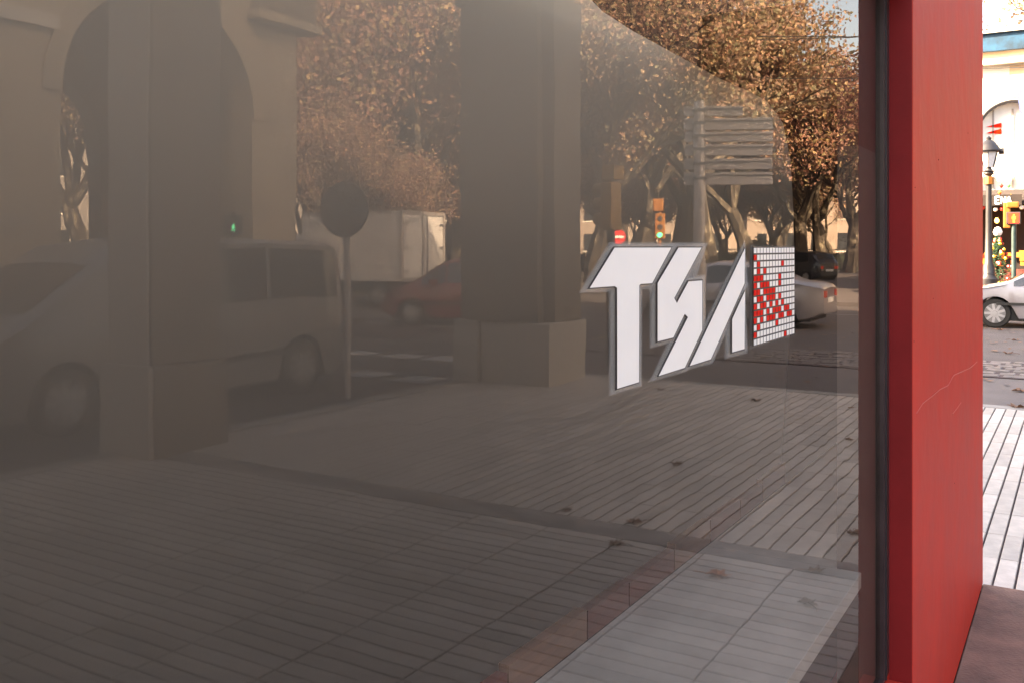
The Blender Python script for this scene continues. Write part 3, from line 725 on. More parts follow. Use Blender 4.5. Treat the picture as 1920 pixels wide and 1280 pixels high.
# ================================================================== VEHICLES
def wheel_parts(parent, x, y, r, side, wd=.2):
    wv = empty('wheel', (x, y, r)); wv.parent = parent
    MB().lathe([(r * .55, -wd / 2), (r * .93, -wd / 2), (r, -wd * .35), (r, wd * .35), (r * .93, wd / 2), (r * .55, wd / 2)], 28, axis='y').build('tyre', M['tyre'], wv, smooth=True)
    rb = MB(); MB().lathe([(r * .66, side * wd * .49), (r * .66, side * wd * .515), (r * .6, side * wd * .52)], 24, axis='y').build('hub_plate', M['metal'], wv)
    for k in range(9):
        a = k * 2 * math.pi / 9
        c, s = math.cos(a), math.sin(a); p = []
        for rr_, hw in ((.1, .09), (.64, .075)):
            for sg in (-1, 1): p.append((r * (rr_ * c - sg * hw * s), r * (rr_ * s + sg * hw * c)))
        rb.prism([p[0], p[2], p[3], p[1]], side * wd * .5, side * wd * .57, 'y')
    rb.lathe([(r * .18, side * wd * .5), (r * .16, side * wd * .6)], 12, axis='y')
    rb.build('rim', M['rim'], wv)
def lerp_prof(tab, x):
    for (a, b) in zip(tab[:-1], tab[1:]):
        if a[0] <= x <= b[0]:
            t = (x - a[0]) / max(1e-6, b[0] - a[0]); t2 = t * t * (3 - 2 * t); return a[1] + (b[1] - a[1]) * t
    return tab[-1][1] if x > tab[-1][0] else tab[0][1]
def car(name, label, cat, paint, top, belt, L, W, wheels, wr, glass_x, pil, group=None, gap=.18, lamp_lo=.55, tum=.78, van=False):
    """car pointing +x, origin under its middle; top / belt: side profile tables"""
    t = empty(name, (0, 0, 0)); tag(t, label, cat, group)
    xs = sorted(set([round(-L / 2 + L * i / 44, 4) for i in range(45)]))
    rows = []
    for x in xs:
        e = 1 - max(0, (abs(x) - (L / 2 - .5)) / .5) ** 2.4 * .22
        w_ = W / 2 * e; zt = lerp_prof(top, x); zb = min(lerp_prof(belt, x), zt - .015); g = zt - zb
        k = min(1, max(0, (g - .03) / .35)); wr_ = w_ * (1 - (1 - tum) * k)
        u = max(0, (abs(x) - (L / 2 - .35)) / .35); lo = gap + .14 * u
        sec = [(w_ * .86, lo), (w_ * .97, lo + .04), (w_, .5), (w_ * .995, zb - .09), (w_ * .965, zb), (wr_ + .02 * k, zt - .05 - .04 * k * 0 if g > .1 else zb + g * .4), (wr_ * .88, zt - .005), (wr_ * .5, zt + .015), (0, zt + .022)]
        # wheel arch: pull the lower skirt up
        for wx in wheels:
            dx = abs(x - wx)
            if dx < wr * 1.16:
                zz = wr + math.sqrt(max(0, (wr * 1.16) ** 2 - dx ** 2))
                sec = [(y_, max(z_, zz) if i_ < 3 else max(z_, zz + .01 * i_)) for i_, (y_, z_) in enumerate(sec[:3])] + sec[3:]
                sec[3] = (sec[3][0], max(sec[3][1], zz + .02))
        rows.append([(x, y_, z_) for y_, z_ in sec])
    mb = MB(); n = 9
    for s in (1, -1):
        vs = [(p[0], p[1] * s, p[2]) for r in rows for p in r]
        fs = [(i * n + j, i * n + j + 1, (i + 1) * n + j + 1, (i + 1) * n + j) for i in range(len(rows) - 1) for j in range(n - 1)]
        mb.add(vs, fs)
    for r in (rows[0], rows[-1]):
        vs = [(p[0], p[1], p[2]) for p in r] + [(p[0], -p[1], p[2]) for p in reversed(r)]
        mb.add(vs, [tuple(range(len(vs)))])
    mb.build('body', paint, t, smooth=True)
    bm2 = MB().box(-L / 2 + .25, L / 2 - .25, -W / 2 + .13, W / 2 - .13, gap - .02, min(z for _, z in belt) * .9); bm2.build('underbody', M['blackplastic'], t)
    def at(x, q, s, off):     # point on the flank between belt (q=0) and roof edge (q=1)
        e = 1 - max(0, (abs(x) - (L / 2 - .5)) / .5) ** 2.4 * .22
        w_ = W / 2 * e; zt = lerp_prof(top, x); zb = lerp_prof(belt, x); k = min(1, max(0, (zt - zb - .03) / .35)); wr_ = w_ * (1 - (1 - tum) * k) + .02 * k
        y0, y1 = w_ * .965, wr_; z0, z1 = zb, zt - .05
        return (x, s * (y0 + (y1 - y0) * q + off), z0 + (z1 - z0) * q)
    for s in (1, -1):
        for (ga, gb) in zip(pil[:-1], pil[1:]):
            m_ = 10; xs2 = [ga + .035 + (gb - ga - .07) * i / m_ for i in range(m_ + 1)]
            xs2 = [x for x in xs2 if lerp_prof(top, x) - lerp_prof(belt, x) > .1]
            if len(xs2) < 2: continue
            vs = []; fs = []
            for x in xs2: vs += [at(x, .1, s, .012), at(x, .92, s, .012)]
            for i in range(len(xs2) - 1): fs.append((2 * i, 2 * i + 1, 2 * i + 3, 2 * i + 2))
            MB().add(vs, fs).build('window', M['carglass'], t)
    for (xa, xb) in glass_x:     # windscreen and rear screen
        vs = []; fs = []; m_ = 6
        for i in range(m_ + 1):
            x = xa + (xb - xa) * i / m_; zt = lerp_prof(top, x); zb = lerp_prof(belt, x); k = min(1, max(0, (zt - zb - .03) / .35)); wr_ = W / 2 * (1 - (1 - tum) * k)
            for yy in (-.84, -.45, 0, .45, .84): vs.append((x + (.008 if xb > 0 else -.008), wr_ * yy, zt + .024 + (-.02 if abs(yy) > .8 else (-.005 if yy else .004))))
        for i in range(m_):
            for j in range(4): fs.append((i * 5 + j, i * 5 + j + 1, i * 5 + j + 6, i * 5 + j + 5))
        MB().add(vs, fs).build('windscreen' if xb > 0 else 'rear_screen', M['carglass'], t, smooth=True)
    for wx in wheels:
        for s in (1, -1): wheel_parts(t, wx, s * (W / 2 - .12), wr, s)
    zl = lamp_lo
    for s in (1, -1):
        MB().box(L / 2 - .22, L / 2 - .005, s * W / 2 * .55 - .16, s * W / 2 * .55 + .2, zl, zl + .13).build('headlight', M['headlight'], t, bevel=.02)
        MB().box(-L / 2 - .01, -L / 2 + .2, s * W / 2 * .62 - .13, s * W / 2 * .62 + .16, zl + .12, zl + .27).build('tail_light', M['taillight'], t, bevel=.02)
        MB().box(.55 if not van else L / 2 - 1.5, .75 if not van else L / 2 - 1.35, s * (W / 2 + .02) - .07, s * (W / 2 + .02) + .07, lerp_prof(belt, .6), lerp_prof(belt, .6) + .14).build('mirror', paint, t, bevel=.02)
        for hx in (-.25, -1.0 if not van else .9):
            MB().box(hx, hx + .16, s * (W / 2 - .005) - .015, s * (W / 2 - .005) + .015, .8, .83).build('door_handle', M['blackplastic'], t)
        for hx in (-.32, .72):
            MB().box(hx, hx + .012, s * (W / 2 - .002) - .006, s * (W / 2 - .002) + .006, .35, .86).build('door_seam', M['blackplastic'], t)
        MB().box(-L / 2 + .9, L / 2 - .9, s * (W / 2 + .0) - .012, s * (W / 2 + .0) + .012, .5, .56).build('side_moulding', M['blackplastic'], t)
    MB().box(-L / 2 - .015, -L / 2 + .05, -.26, .26, zl, zl + .11).build('number_plate', M['white'], t)
    MB().box(L / 2 - .05, L / 2 + .0, -.4, .4, .32, .42).build('grille', M['blackplastic'], t)
    return t
sedan_top = [(-2.25, .86), (-2.1, .97), (-1.65, 1.02), (-1.35, 1.12), (-.8, 1.36), (-.4, 1.43), (.1, 1.44), (.45, 1.38), (1.2, .98), (1.4, .93), (2.0, .8), (2.2, .62), (2.25, .5)]
sedan_belt = [(-2.25, .84), (-1.6, .96), (-.8, .95), (.8, .9), (1.3, .9), (2.0, .78), (2.2, .6), (2.25, .48)]
hatch_top = [(-1.95, .95), (-1.85, 1.1), (-1.5, 1.42), (-1.2, 1.5), (-.4, 1.54), (.3, 1.5), (.6, 1.38), (1.2, 1.0), (1.6, .86), (1.85, .68), (1.95, .5)]
hatch_belt = [(-1.95, .93), (-1.4, 1.0), (0, .95), (1.1, .9), (1.6, .84), (1.85, .66), (1.95, .48)]
van_top = [(-2.45, 1.4), (-2.38, 1.72), (-2.2, 1.82), (-1.0, 1.87), (.3, 1.86), (.9, 1.78), (1.2, 1.6), (1.95, 1.12), (2.2, .98), (2.42, .72), (2.45, .55)]
van_belt = [(-2.45, 1.05), (-1.5, 1.1), (.5, 1.06), (1.6, 1.02), (2.2, .94), (2.42, .7), (2.45, .53)]
ZR = -.121
def put(t, x, y, hx, hy, z=ZR): t.location = (x, y, z); t.rotation_euler = (0, 0, math.atan2(hy, hx))
c1 = car('silver_car', 'silver saloon car with lit tail light driving away, reflected right of the mosaic', 'car', M['silver'], sedan_top, sedan_belt, 4.5, 1.75, (1.38, -1.32), .31, ((.52, 1.16), (-1.33, -.85)), (-1.3, -.35, .32, 1.05), group='cars on the cross street')
hs_ = rd(-.86, .5); x, y = refl(1368, 21.8); put(c1, x, y, hs_[0], -hs_[1])
c2 = car('red_car', 'red hatchback with its bonnet showing left of the corner pillar reflection', 'car', M['redcar'], hatch_top, hatch_belt, 3.9, 1.68, (1.2, -1.2), .29, ((.64, 1.15), (-1.8, -1.5)), (-1.4, -.3, .38, 1.0), group='cars on the cross street')
h_ = rd(-.97, .22)
x, y = refl(885, 21.6); put(c2, x, y, h_[0], -h_[1])
c3 = car('parked_van', 'grey minivan parked at the kerb behind the slender arcade pillar', 'van', M['vanpaint'], van_top, van_belt, 4.9, 1.85, (1.6, -1.5), .33, ((1.22, 1.9),), (-2.2, -1.0, .2, 1.1), van=True, tum=.86)
put(c3, 6.95, 2 * G - 9.0, -1, 0, -.125)
c4_ = car('silver_hatchback', 'silver car with spoked hubcaps passing right of the red pier', 'car', M['silver'], sedan_top, sedan_belt, 4.5, 1.75, (1.38, -1.32), .32, ((.52, 1.16), (-1.33, -.85)), (-1.3, -.35, .32, 1.05), group='cars on the cross street')
put(c4_, 23.9, .25, 0, 1)
c5 = car('dark_car', 'dark parked car in front of the hedge near the window edge', 'car', M['darkcar'], hatch_top, hatch_belt, 3.9, 1.68, (1.2, -1.2), .29, ((.64, 1.15), (-1.8, -1.5)), (-1.4, -.3, .38, 1.0), group='cars on the cross street')
x, y = refl(1500, 48); put(c5, x, y, .6, -1)

# box truck
tk = empty('box_truck', (0, 0, 0)); tag(tk, 'white box truck with closed twin rear doors, reflected behind the round sign', 'truck')
W2 = 1.22; zb_, zt_ = .78, 2.78; LB = 3.5      # points +x ; rear at x=0
MB().box(.04, LB, -W2, W2, zb_, zt_).build('cargo_box', M['truckwhite'], tk, bevel=.02)
for s in (-1, 1):
    d_ = MB().box(-.02, .036, s * .02 if s > 0 else -W2 + .09, W2 - .09 if s > 0 else -.02, zb_ + .12, zt_ - .1).build('rear_door', M['truckwhite'], tk, bevel=.008)
    for z in (1.05, 1.7, 2.4): MB().box(-.045, -.018, s * (W2 - .3), s * (W2 - .06), z, z + .07).build('hinge', M['metal'], d_)
    MB().tube([(-.05, s * .14, zb_ + .1), (-.05, s * .14, zt_ - .1)], .018, 6).build('lock_rod', M['metal'], d_)
    MB().box(-.07, -.04, s * .14 - .07, s * .14 + .07, 1.3, 1.36).build('handle', M['blackplastic'], d_)
    MB().box(-.05, .0, s * (W2 - .3) - .15, s * (W2 - .3) + .15, .5, .62).build('tail_light', M['taillight'], tk)
    MB().box(-.03, .045, s * W2 - .045, s * W2 + .045, zb_, zt_ + .03).build('corner_post', M['alu'], tk)
    MB().box(.3, LB, s * W2 - .02, s * W2 + .02, zt_ - .06, zt_ + .02).build('side_rail', M['alu'], tk)
MB().box(-.03, .045, -W2 + .045, W2 - .045, zt_ - .08, zt_ + .03).build('door_header', M['alu'], tk)
MB().box(-.03, .045, -W2 + .045, W2 - .045, zb_, zb_ + .1).build('door_sill', M['alu'], tk)
MB().box(.1, LB + 1.2, -.4, .4, .5, zb_ - .01).build('chassis', M['blackplastic'], tk)
MB().box(-.03, .06, -W2 + .1, W2 - .1, .36, .46).build('bumper', M['darkmetal'], tk)
cabm = MB().prism([(LB + .1, .5), (LB + 1.7, .5), (LB + 1.72, 1.1), (LB + 1.45, 1.3), (LB + .95, 2.1), (LB + .1, 2.15)], -.98, .98, 'y').build('cab', M['truckwhite'], tk, bevel=.04)
MB().prism([(LB + 1.42, 1.38), (LB + 1.02, 2.02), (LB + 1.03, 2.03), (LB + 1.44, 1.39)], -.85, .85, 'y').build('windscreen', M['carglass'], cabm)
for s in (-1, 1):
    MB().prism([(LB + .35, 1.25), (LB + 1.25, 1.25), (LB + .9, 1.95), (LB + .35, 1.95)], s * .985, s * .992, 'y').build('side_window', M['carglass'], cabm)
    wheel_parts(tk, .9, s * .95, .36, s); wheel_parts(tk, LB + .9, s * .85, .36, s)
nr = rd((752 - 960) / FPX * 27, 27); fr_ = (nr[0] + rd(1.06, 2.2)[0], nr[1] + rd(1.06, 2.2)[1])
hd = rd(-.9, .434)
mid = ((nr[0] + fr_[0]) / 2, (nr[1] + fr_[1]) / 2)
put(tk, mid[0], 2 * G - mid[1], hd[0], -hd[1])

# ================================================================== STREET FURNITURE (reflected)
def post(parent, r, z0, z1, m, name='post', n=10, x=0, y=0):
    return MB().tube([(x, y, z0), (x, y, z1)], r, n).build(name, m, parent, smooth=True)
def face(px, dep, tw=0):      # rotation so local -x... looks at the mirrored camera
    x, y = refl(px, dep); return math.atan2((2 * G) - y, 0 - x) + tw
x, y = refl(651, 10.3); rs_ = empty('round_sign', (x, y, 0), face(651, 10.3, .5)); tag(rs_, 'back of a round traffic sign on a grey post at the kerb', 'traffic sign')
post(rs_, .036, 0, 2.3, M['alu'])
MB().lathe([(.29, .04), (.3, .05), (.3, .065), (.29, .07)], 36, c=(-.0, 0, 2.05), axis='x').build('disc', M['darkmetal'], rs_)
MB().box(.036, .05, -.2, .2, 2.12, 2.15).box(.036, .05, -.2, .2, 1.93, 1.96).build('bracket', M['alu'], rs_)
DS = 16.5
x, y = refl(1312, DS); ds = empty('direction_sign', (x, y, 0), face(1312, DS, -.12)); tag(ds, 'grey back of a six board direction sign on one thick post', 'direction sign')
sc_ = DS / FPX
post(ds, .1, -.12, zat(190, DS), M['alu'], n=14)
for (ya, yb, xl, xr) in ((197, 217, 1284, 1394), (219, 243, 1283, 1447), (245, 266, 1283, 1447), (269, 292, 1283, 1448), (296, 318, 1283, 1448), (322, 347, 1283, 1448)):
    z1, z0 = zat(ya, DS), zat(yb, DS); b_, a_ = -(xl - 1312) * sc_, -(xr - 1312) * sc_
    mb = MB(); h2 = (z1 - z0) / 2 - .008
    # local y runs left-right seen from the mirrored side: extend board along -y / +y
    bo = MB().box(-.15, -.12, a_, b_, z0 + .004, z1 - .01).box(-.12, -.095, a_, b_, z0 + .006, z0 + .05).box(-.12, -.095, a_, b_, z1 - .06, z1 - .014).build('board', M['alu'], ds, bevel=.004)
    MB().box(-.12, .11, -.115, .115, (z0 + z1) / 2 - .02, (z0 + z1) / 2 + .02).build('clamp', M['metal'], ds)
x, y = refl(1146, 13); tl_ = empty('traffic_light', (x, y, 0), face(1146, 13, 2.2)); tag(tl_, 'ochre traffic light housing turned away, right beside the corner pillar', 'traffic light')
post(tl_, .055, 0, 1.9, M['darkmetal'])
MB().box(-.1, .1, -.12, .12, zat(432, 13), zat(342, 13)).build('housing', M['ochre'], tl_, bevel=.03)
MB().box(-.12, .08, -.1, .16, zat(338, 13), zat(310, 13)).build('upper_housing', M['ochre'], tl_, bevel=.02)
for z in (2.05, 2.26, 2.46): MB().tube([(.1, 0, z), (.26, 0, z - .02)], .09, 12).build('visor', M['ochre'], tl_, smooth=True)
DN = 38
x, y = refl(1160, DN); ne = empty('no_entry_sign', (x, y, 0), face(1160, DN)); tag(ne, 'round red no entry sign with white bar above the letter T', 'traffic sign')
post(ne, .04, 0, 2.3, M['alu'])
MB().lathe([(.3, .05), (.3, .08)], 32, c=(0, 0, zat(444, DN)), axis='x').build('disc', M['signred'], ne)
MB().box(.083, .09, -.22, .22, zat(444, DN) - .05, zat(444, DN) + .05).build('white_bar', M['white'], ne)
DA = 32
x, y = refl(1238, DA); ta = empty('traffic_light', (x, y, 0), face(1238, DA)); tag(ta, 'small bright yellow traffic light showing green between plane trunks', 'traffic light')
post(ta, .05, 0, zat(375, DA), M['amber'])
MB().box(-.1, .1, -.18, .18, zat(448, DA), zat(400, DA)).build('housing', M['amber'], ta, bevel=.02)
MB().box(-.1, .1, -.12, .25, zat(396, DA), zat(372, DA)).build('upper_housing', M['amber'], ta, bevel=.02)
MB().lathe([(.09, .1), (.09, .115)], 16, c=(0, 0, zat(441, DA)), axis='x').build('green_lens', M['greenlit'], ta)
for py in (410, 426): MB().lathe([(.09, .1), (.09, .115)], 16, c=(0, 0, zat(py, DA)), axis='x').build('lens', M['blackplastic'], ta)
DG = 17.2
x, y = refl(436, DG); pg = empty('pedestrian_light', (x, y, 0), face(436, DG)); tag(pg, 'pedestrian crossing light showing a green walking figure above the van', 'pedestrian light')
post(pg, .05, -.1, 2.3, M['darkmetal'])
MB().box(-.1, .1, -.16, .16, zat(440, DG), zat(402, DG)).build('housing', M['blackplastic'], pg, bevel=.02)
def man(parent, z, h, m, xo, walk=True):
    mb = MB(); s = h / 1.0
    def q(pl): mb.prism([(a * s, z + b * s) for a, b in pl], xo, xo + .006, 'x')
    mb.lathe([(.095 * s, xo), (.095 * s, xo + .006)], 12, c=(0, 0, z + .88 * s), axis='x')
    q([(-.11, .76), (.11, .76), (.09, .42), (-.09, .42)])
    if walk:
        q([(-.09, .45), (.0, .45), (-.14, 0), (-.24, 0)]); q([(.0, .45), (.09, .45), (.26, .02), (.16, 0)])
        q([(-.11, .76), (-.05, .7), (-.2, .42), (-.26, .46)]); q([(.11, .76), (.05, .7), (.22, .46), (.27, .52)])
    else:
        q([(-.09, .45), (-.01, .45), (-.02, 0), (-.1, 0)]); q([(.01, .45), (.09, .45), (.1, 0), (.02, 0)])
        q([(-.13, .76), (-.2, .74), (-.2, .4), (-.14, .4)]); q([(.13, .76), (.2, .74), (.2, .4), (.14, .4)])
    return mb.build('lit_figure', m, parent)
man(pg, zat(433, DG), 14 / FPX * DG, M['greenlit'], .103)

# ================================================================== DIRECT VIEW RIGHT OF THE PIER
def dp(px, dep): x, y = direct(px, dep); return x, y
# market hall facade at x = XF
XF = 36.5
mh = empty('market_hall', (XF, 4, 0)); tag(mh, 'sunlit white market hall with arched windows and blue band, right of the red pier', 'building')
Dm = XF / (dirpx(1880)[0])
zz = lambda py: zat(py, Dm)
def mp_(mb, name, m, **k):
    o = mb.build(name, m, mh, **k); o.matrix_parent_inverse = Matrix.Translation((-XF, -4, 0)); return o
wall = MB(); ylo, yhi = -3.6, 16.0
cents = [2.05 + 3.4 * i for i in range(-1, 4)]; R = 1.05; zs = zz(250)
edges = [ylo]
for c in cents: edges += [c - R, c + R]
edges.append(yhi)
ztopw = zz(122)
for i in range(0, len(edges), 2): wall.box(XF, XF + .4, edges[i], edges[i + 1], 0, ztopw)
for c in cents:
    n = 16
    for k in range(n):
        a0, a1 = math.pi * k / n, math.pi * (k + 1) / n
        y0_, z0_ = c + R * math.cos(a0), zs + R * math.sin(a0); y1_, z1_ = c + R * math.cos(a1), zs + R * math.sin(a1)
        wall.prism([(y0_, z0_), (y1_, z1_), (y1_, ztopw), (y0_, ztopw)], XF, XF + .4, 'x')
mp_(wall, 'wall', M['white_wall'])
for c in cents:
    pl = [(c + (R + .1) * math.cos(math.pi * k / 16), zs + (R + .1) * math.sin(math.pi * k / 16)) for k in range(17)]
    g_ = MB().prism(pl + [(c - R - .1, 3.2), (c + R + .1, 3.2)], XF + .25, XF + .28, 'x'); f = mp_(g_, 'window', M['white'])
    arcm = MB(); pts = [(XF - .02, c + (R + .02) * math.cos(math.pi * k / 20), zs + (R + .02) * math.sin(math.pi * k / 20)) for k in range(21)]
    arcm.tube(pts, .06, 6); mp_(arcm, 'arch_moulding', M['darkmetal'])
    for q in (-.6, 0, .6): mp_(MB().box(XF + .2, XF + .24, c + q - .03, c + q + .03, 3.2, zs + R * .8), 'window_bar', M['grey_wall'])
mp_(MB().box(XF - .35, XF + .5, ylo, yhi, zz(122), zz(114)), 'cornice', M['white_wall'])
mp_(MB().box(XF - .1, XF + .5, ylo, yhi, zz(114), zz(97)), 'frieze', M['walltan'])
mp_(MB().box(XF - .3, XF + .5, ylo, yhi, zz(97), zz(64)), 'blue_band', M['cyan'])
mp_(MB().box(XF - .42, XF + .5, ylo, yhi, zz(64), zz(57)), 'parapet', M['white_wall'])
mp_(MB().box(XF + .5, XF + 12, ylo, yhi, 0, zz(57)), 'hall_body', M['walltan'])
mp_(MB().box(XF - .14, XF - .002, ylo, yhi, zz(332), zz(322)), 'string_course', M['white_wall'])
# posters: flat red chevrons
pc = MB(); 
for (a_, b_) in ((229, 238), (240, 250)):
    pc.prism([(dirpx(1848)[1] / dirpx(1848)[0] * XF, zz(b_ - 3)), (dirpx(1877)[1] / dirpx(1877)[0] * XF, zz(b_)), (dirpx(1877)[1] / dirpx(1877)[0] * XF, zz(a_)), (dirpx(1860)[1] / dirpx(1860)[0] * XF, zz(a_ + 4))], XF + .2, XF + .23, 'x')
mp_(pc, 'red_window_print', M['vinylred'])
mp_(MB().prism([(XF * dirpx(1905)[1] / dirpx(1905)[0], zz(165)), (XF * dirpx(1935)[1] / dirpx(1935)[0], zz(185)), (XF * dirpx(1935)[1] / dirpx(1935)[0], zz(250)), (XF * dirpx(1914)[1] / dirpx(1914)[0], zz(215))], XF - .3, XF - .27, 'x'), 'blue_banner', M['banner'])
mp_(MB().box(XF - .03, XF - .001, -3.5, XF * dirpx(1893)[1] / dirpx(1893)[0], zz(185), zz(126)), 'tan_panel', M['walltan'])
# tree branches behind the roof
t = empty('plane_tree', (54, 2.4, 0), 1.0); t.scale = (1.15, 1.15, 1.2); tag(t, 'bare-branched tree rising behind the market hall roof', 'tree')
link('trunk', PT[3][0], t); c = link('crown', PT[3][1], t); c['kind'] = 'stuff'

# market stall
XS = 33.0; Ds = XS / dirpx(1880)[0]
st = empty('market_stall', (XS, 3, 0)); tag(st, 'dark market stall with glowing warm lights and garlands under its roof', 'stall')
def sp_(mb, name, m, **k):
    o = mb.build(name, m, st, **k); o.matrix_parent_inverse = Matrix.Translation((-XS, -3, 0)); return o
z_ = lambda py: zat(py, Ds)
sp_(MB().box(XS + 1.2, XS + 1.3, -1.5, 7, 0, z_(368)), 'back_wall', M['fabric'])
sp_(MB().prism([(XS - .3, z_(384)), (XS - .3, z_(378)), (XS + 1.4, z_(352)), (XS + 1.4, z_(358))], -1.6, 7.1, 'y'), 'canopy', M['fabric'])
sp_(MB().box(XS, XS + .5, -1.5, 7, 0, .95), 'counter', M['woodred'])
for y in (-1.4, 1.0, 3.4, 6.9): sp_(MB().box(XS - .02, XS + .05, y - .04, y + .04, 0, z_(384)), 'post', M['darkmetal'])
rr = random.Random(4)
for k in range(46):
    y = -1.3 + k * .18; zc = z_(386) - .12 * abs(math.sin(k * .55))
    o = sp_(MB().lathe([(.0, -.07), (.05, -.05), (.07, 0), (.05, .05), (.0, .07)], 8, c=(XS - .2, y, zc)), 'garland_ball', M['bead%d' % rr.randrange(5)], smooth=True)
for k in range(16):
    y = -1.2 + k * .5; sp_(MB().lathe([(.02, -.09), (.06, -.05), (.07, 0), (.03, .08)], 8, c=(XS + .3, y, z_(413))), 'lamp_bulb', M['warmlit'])
gl_ = MB()
for k in range(240):
    y = rr.uniform(-1.5, 7); c = (XS + rr.uniform(0, .5), y, 1.0 + rr.random() * .45); s = rr.uniform(.04, .1); gl_.box(c[0] - s, c[0] + s, c[1] - s, c[1] + s, c[2] - s, c[2] + s)
sp_(gl_, 'goods', M['bead4'])['kind'] = 'stuff'
# garland cluster over roof
for k in range(60):
    y = rr.uniform(-1.4, 6.8); sp_(MB().lathe([(.0, -.08), (.07, 0), (.0, .08)], 6, c=(XS - .3 + rr.uniform(-.05, .4), y, z_(rr.uniform(345, 372)))), 'paper_star', M['bead%d' % rr.choice((0, 0, 1, 2, 4, 3))])
# letters on the stall board
def letter_stroke(mb, a, b, w_=.035):
    A, B = Vector(a), Vector(b); d_ = (B - A).normalized(); n_ = Vector((-d_.y, d_.x)) * w_
    mb.prism([tuple(A + n_), tuple(B + n_), tuple(B - n_), tuple(A - n_)], XS - .36, XS - .345, 'x')
y1_ = dirpx(1868)[1] / dirpx(1868)[0] * XS; y2_ = dirpx(1900)[1] / dirpx(1900)[0] * XS; wd_ = (y1_ - y2_) / 3; zt3, zb3 = z_(370), z_(383)
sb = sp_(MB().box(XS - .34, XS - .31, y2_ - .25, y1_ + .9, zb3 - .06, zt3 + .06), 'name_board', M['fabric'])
tx = MB()
def Lp(i, u, v): return (y1_ - (i + u * .72) * wd_, zb3 + (zt3 - zb3) * v)
for a_, b_ in (((0, 0), (0, 1)), ((0, 1), (1, 1)), ((0, .5), (.85, .5)), ((0, 0), (1, 0))): letter_stroke(tx, Lp(0, *a_), Lp(0, *b_), .022)
for a_, b_ in (((0, 0), (0, 1)), ((0, 1), (1, 0)), ((1, 0), (1, 1))): letter_stroke(tx, Lp(1, *a_), Lp(1, *b_), .022)
for a_, b_ in (((0, 0), (.5, 1)), ((.5, 1), (1, 0)), ((.2, .35), (.8, .35))): letter_stroke(tx, Lp(2, *a_), Lp(2, *b_), .022)
sp_(tx, 'board_letters', M['white'])
# fir tree with baubles
x, y = dp(1871, 27.6); ft = empty('christmas_tree', (x, y, 0)); tag(ft, 'small decorated fir tree with red and gold baubles beside the stall', 'christmas tree')
V, F = [], []
for _ in range(3500):
    z = rr.uniform(.35, 2.0); rad = .62 * (2.05 - z) / 1.7 * rr.uniform(.35, 1.0); a = rr.uniform(0, 6.28)
    c = Vector((rad * math.cos(a), rad * math.sin(a), z)); d1 = Vector((math.cos(a), math.sin(a), -.35)).normalized() * .08; d2 = Vector((-math.sin(a), math.cos(a), 0)) * .018
    k = len(V); V += [tuple(c - d2), tuple(c + d1), tuple(c + d2), tuple(c - d1 * .3)]; F.append((k, k + 1, k + 2, k + 3))
MB().add(V, F).build('needles', M['pine'], ft)['kind'] = 'stuff'
MB().tube([(0, 0, 0), (0, 0, 2.0)], [.06, .01], 8).build('trunk', M['bark'], ft)
MB().lathe([(.16, .0), (.2, .3), (.17, .3)], 12).build('pot', M['woodred'], ft)
bmesh_ = [MB().lathe([(.0, -.05), (.035, -.035), (.05, 0), (.035, .035), (0, .05)], 8).mesh('bauble', M['bead%d' % k]) for k in range(5)]
for _ in range(70):
    z = rr.uniform(.45, 1.95); rad = .62 * (2.05 - z) / 1.7; a = rr.uniform(0, 6.28); o = link('bauble', bmesh_[rr.choice((0, 0, 1, 2, 1))], ft); o.location = (rad * math.cos(a), rad * math.sin(a), z)
MB().lathe([(.0, -.16), (.1, -.08), (.13, 0), (.08, .12), (0, .16)], 10, c=(0, 0, 2.08)).build('topper', M['white'], ft)
# street lamp
Dl = 26.3
x, y = dp(1854, Dl); lp = empty('street_lamp', (x, y, 0)); tag(lp, 'dark cast iron lantern street lamp at the right edge of the red pier', 'street lamp')
zl_ = lambda py: zat(py, Dl)
MB().lathe([(.3, 0), (.3, .35), (.22, .4), (.24, .75), (.16, .85), (.16, 1.1), (.11, 1.2), (.085, 2.2), (.075, zl_(330)), (.14, zl_(326)), (.1, zl_(320)), (.05, zl_(314))], 14).build('post', M['darkmetal'], lp, smooth=True)
MB().lathe([(.13, zl_(314)), (.24, zl_(286)), (.23, zl_(285)), (.12, zl_(313))], 6).build('lantern_glass', M['headlight'], lp)
for k in range(6):
    a = k * math.pi / 3; MB().tube([(.13 * math.cos(a), .13 * math.sin(a), zl_(314)), (.245 * math.cos(a), .245 * math.sin(a), zl_(286))], .014, 4).build('lantern_bar', M['darkmetal'], lp)
MB().lathe([(.3, zl_(286)), (.32, zl_(283)), (.24, zl_(274)), (.13, zl_(266)), (.06, zl_(263)), (.07, zl_(259)), (.0, zl_(255))], 12).build('lantern_cap', M['darkmetal'], lp, smooth=True)
MB().tube([(0, -.25, zl_(285)), (0, -.38, zl_(285))], .09, 8).build('side_camera', M['darkmetal'], lp)
MB().tube([(-.02, 0, zl_(346)), (-.02, 0, zl_(332))], .13, 8).build('yellow_tag', M['amber'], lp)
for z in (zl_(322), .9): MB().lathe([(.1, z - .03), (.17, z), (.1, z + .03)], 12).build('ring', M['darkmetal'], lp)
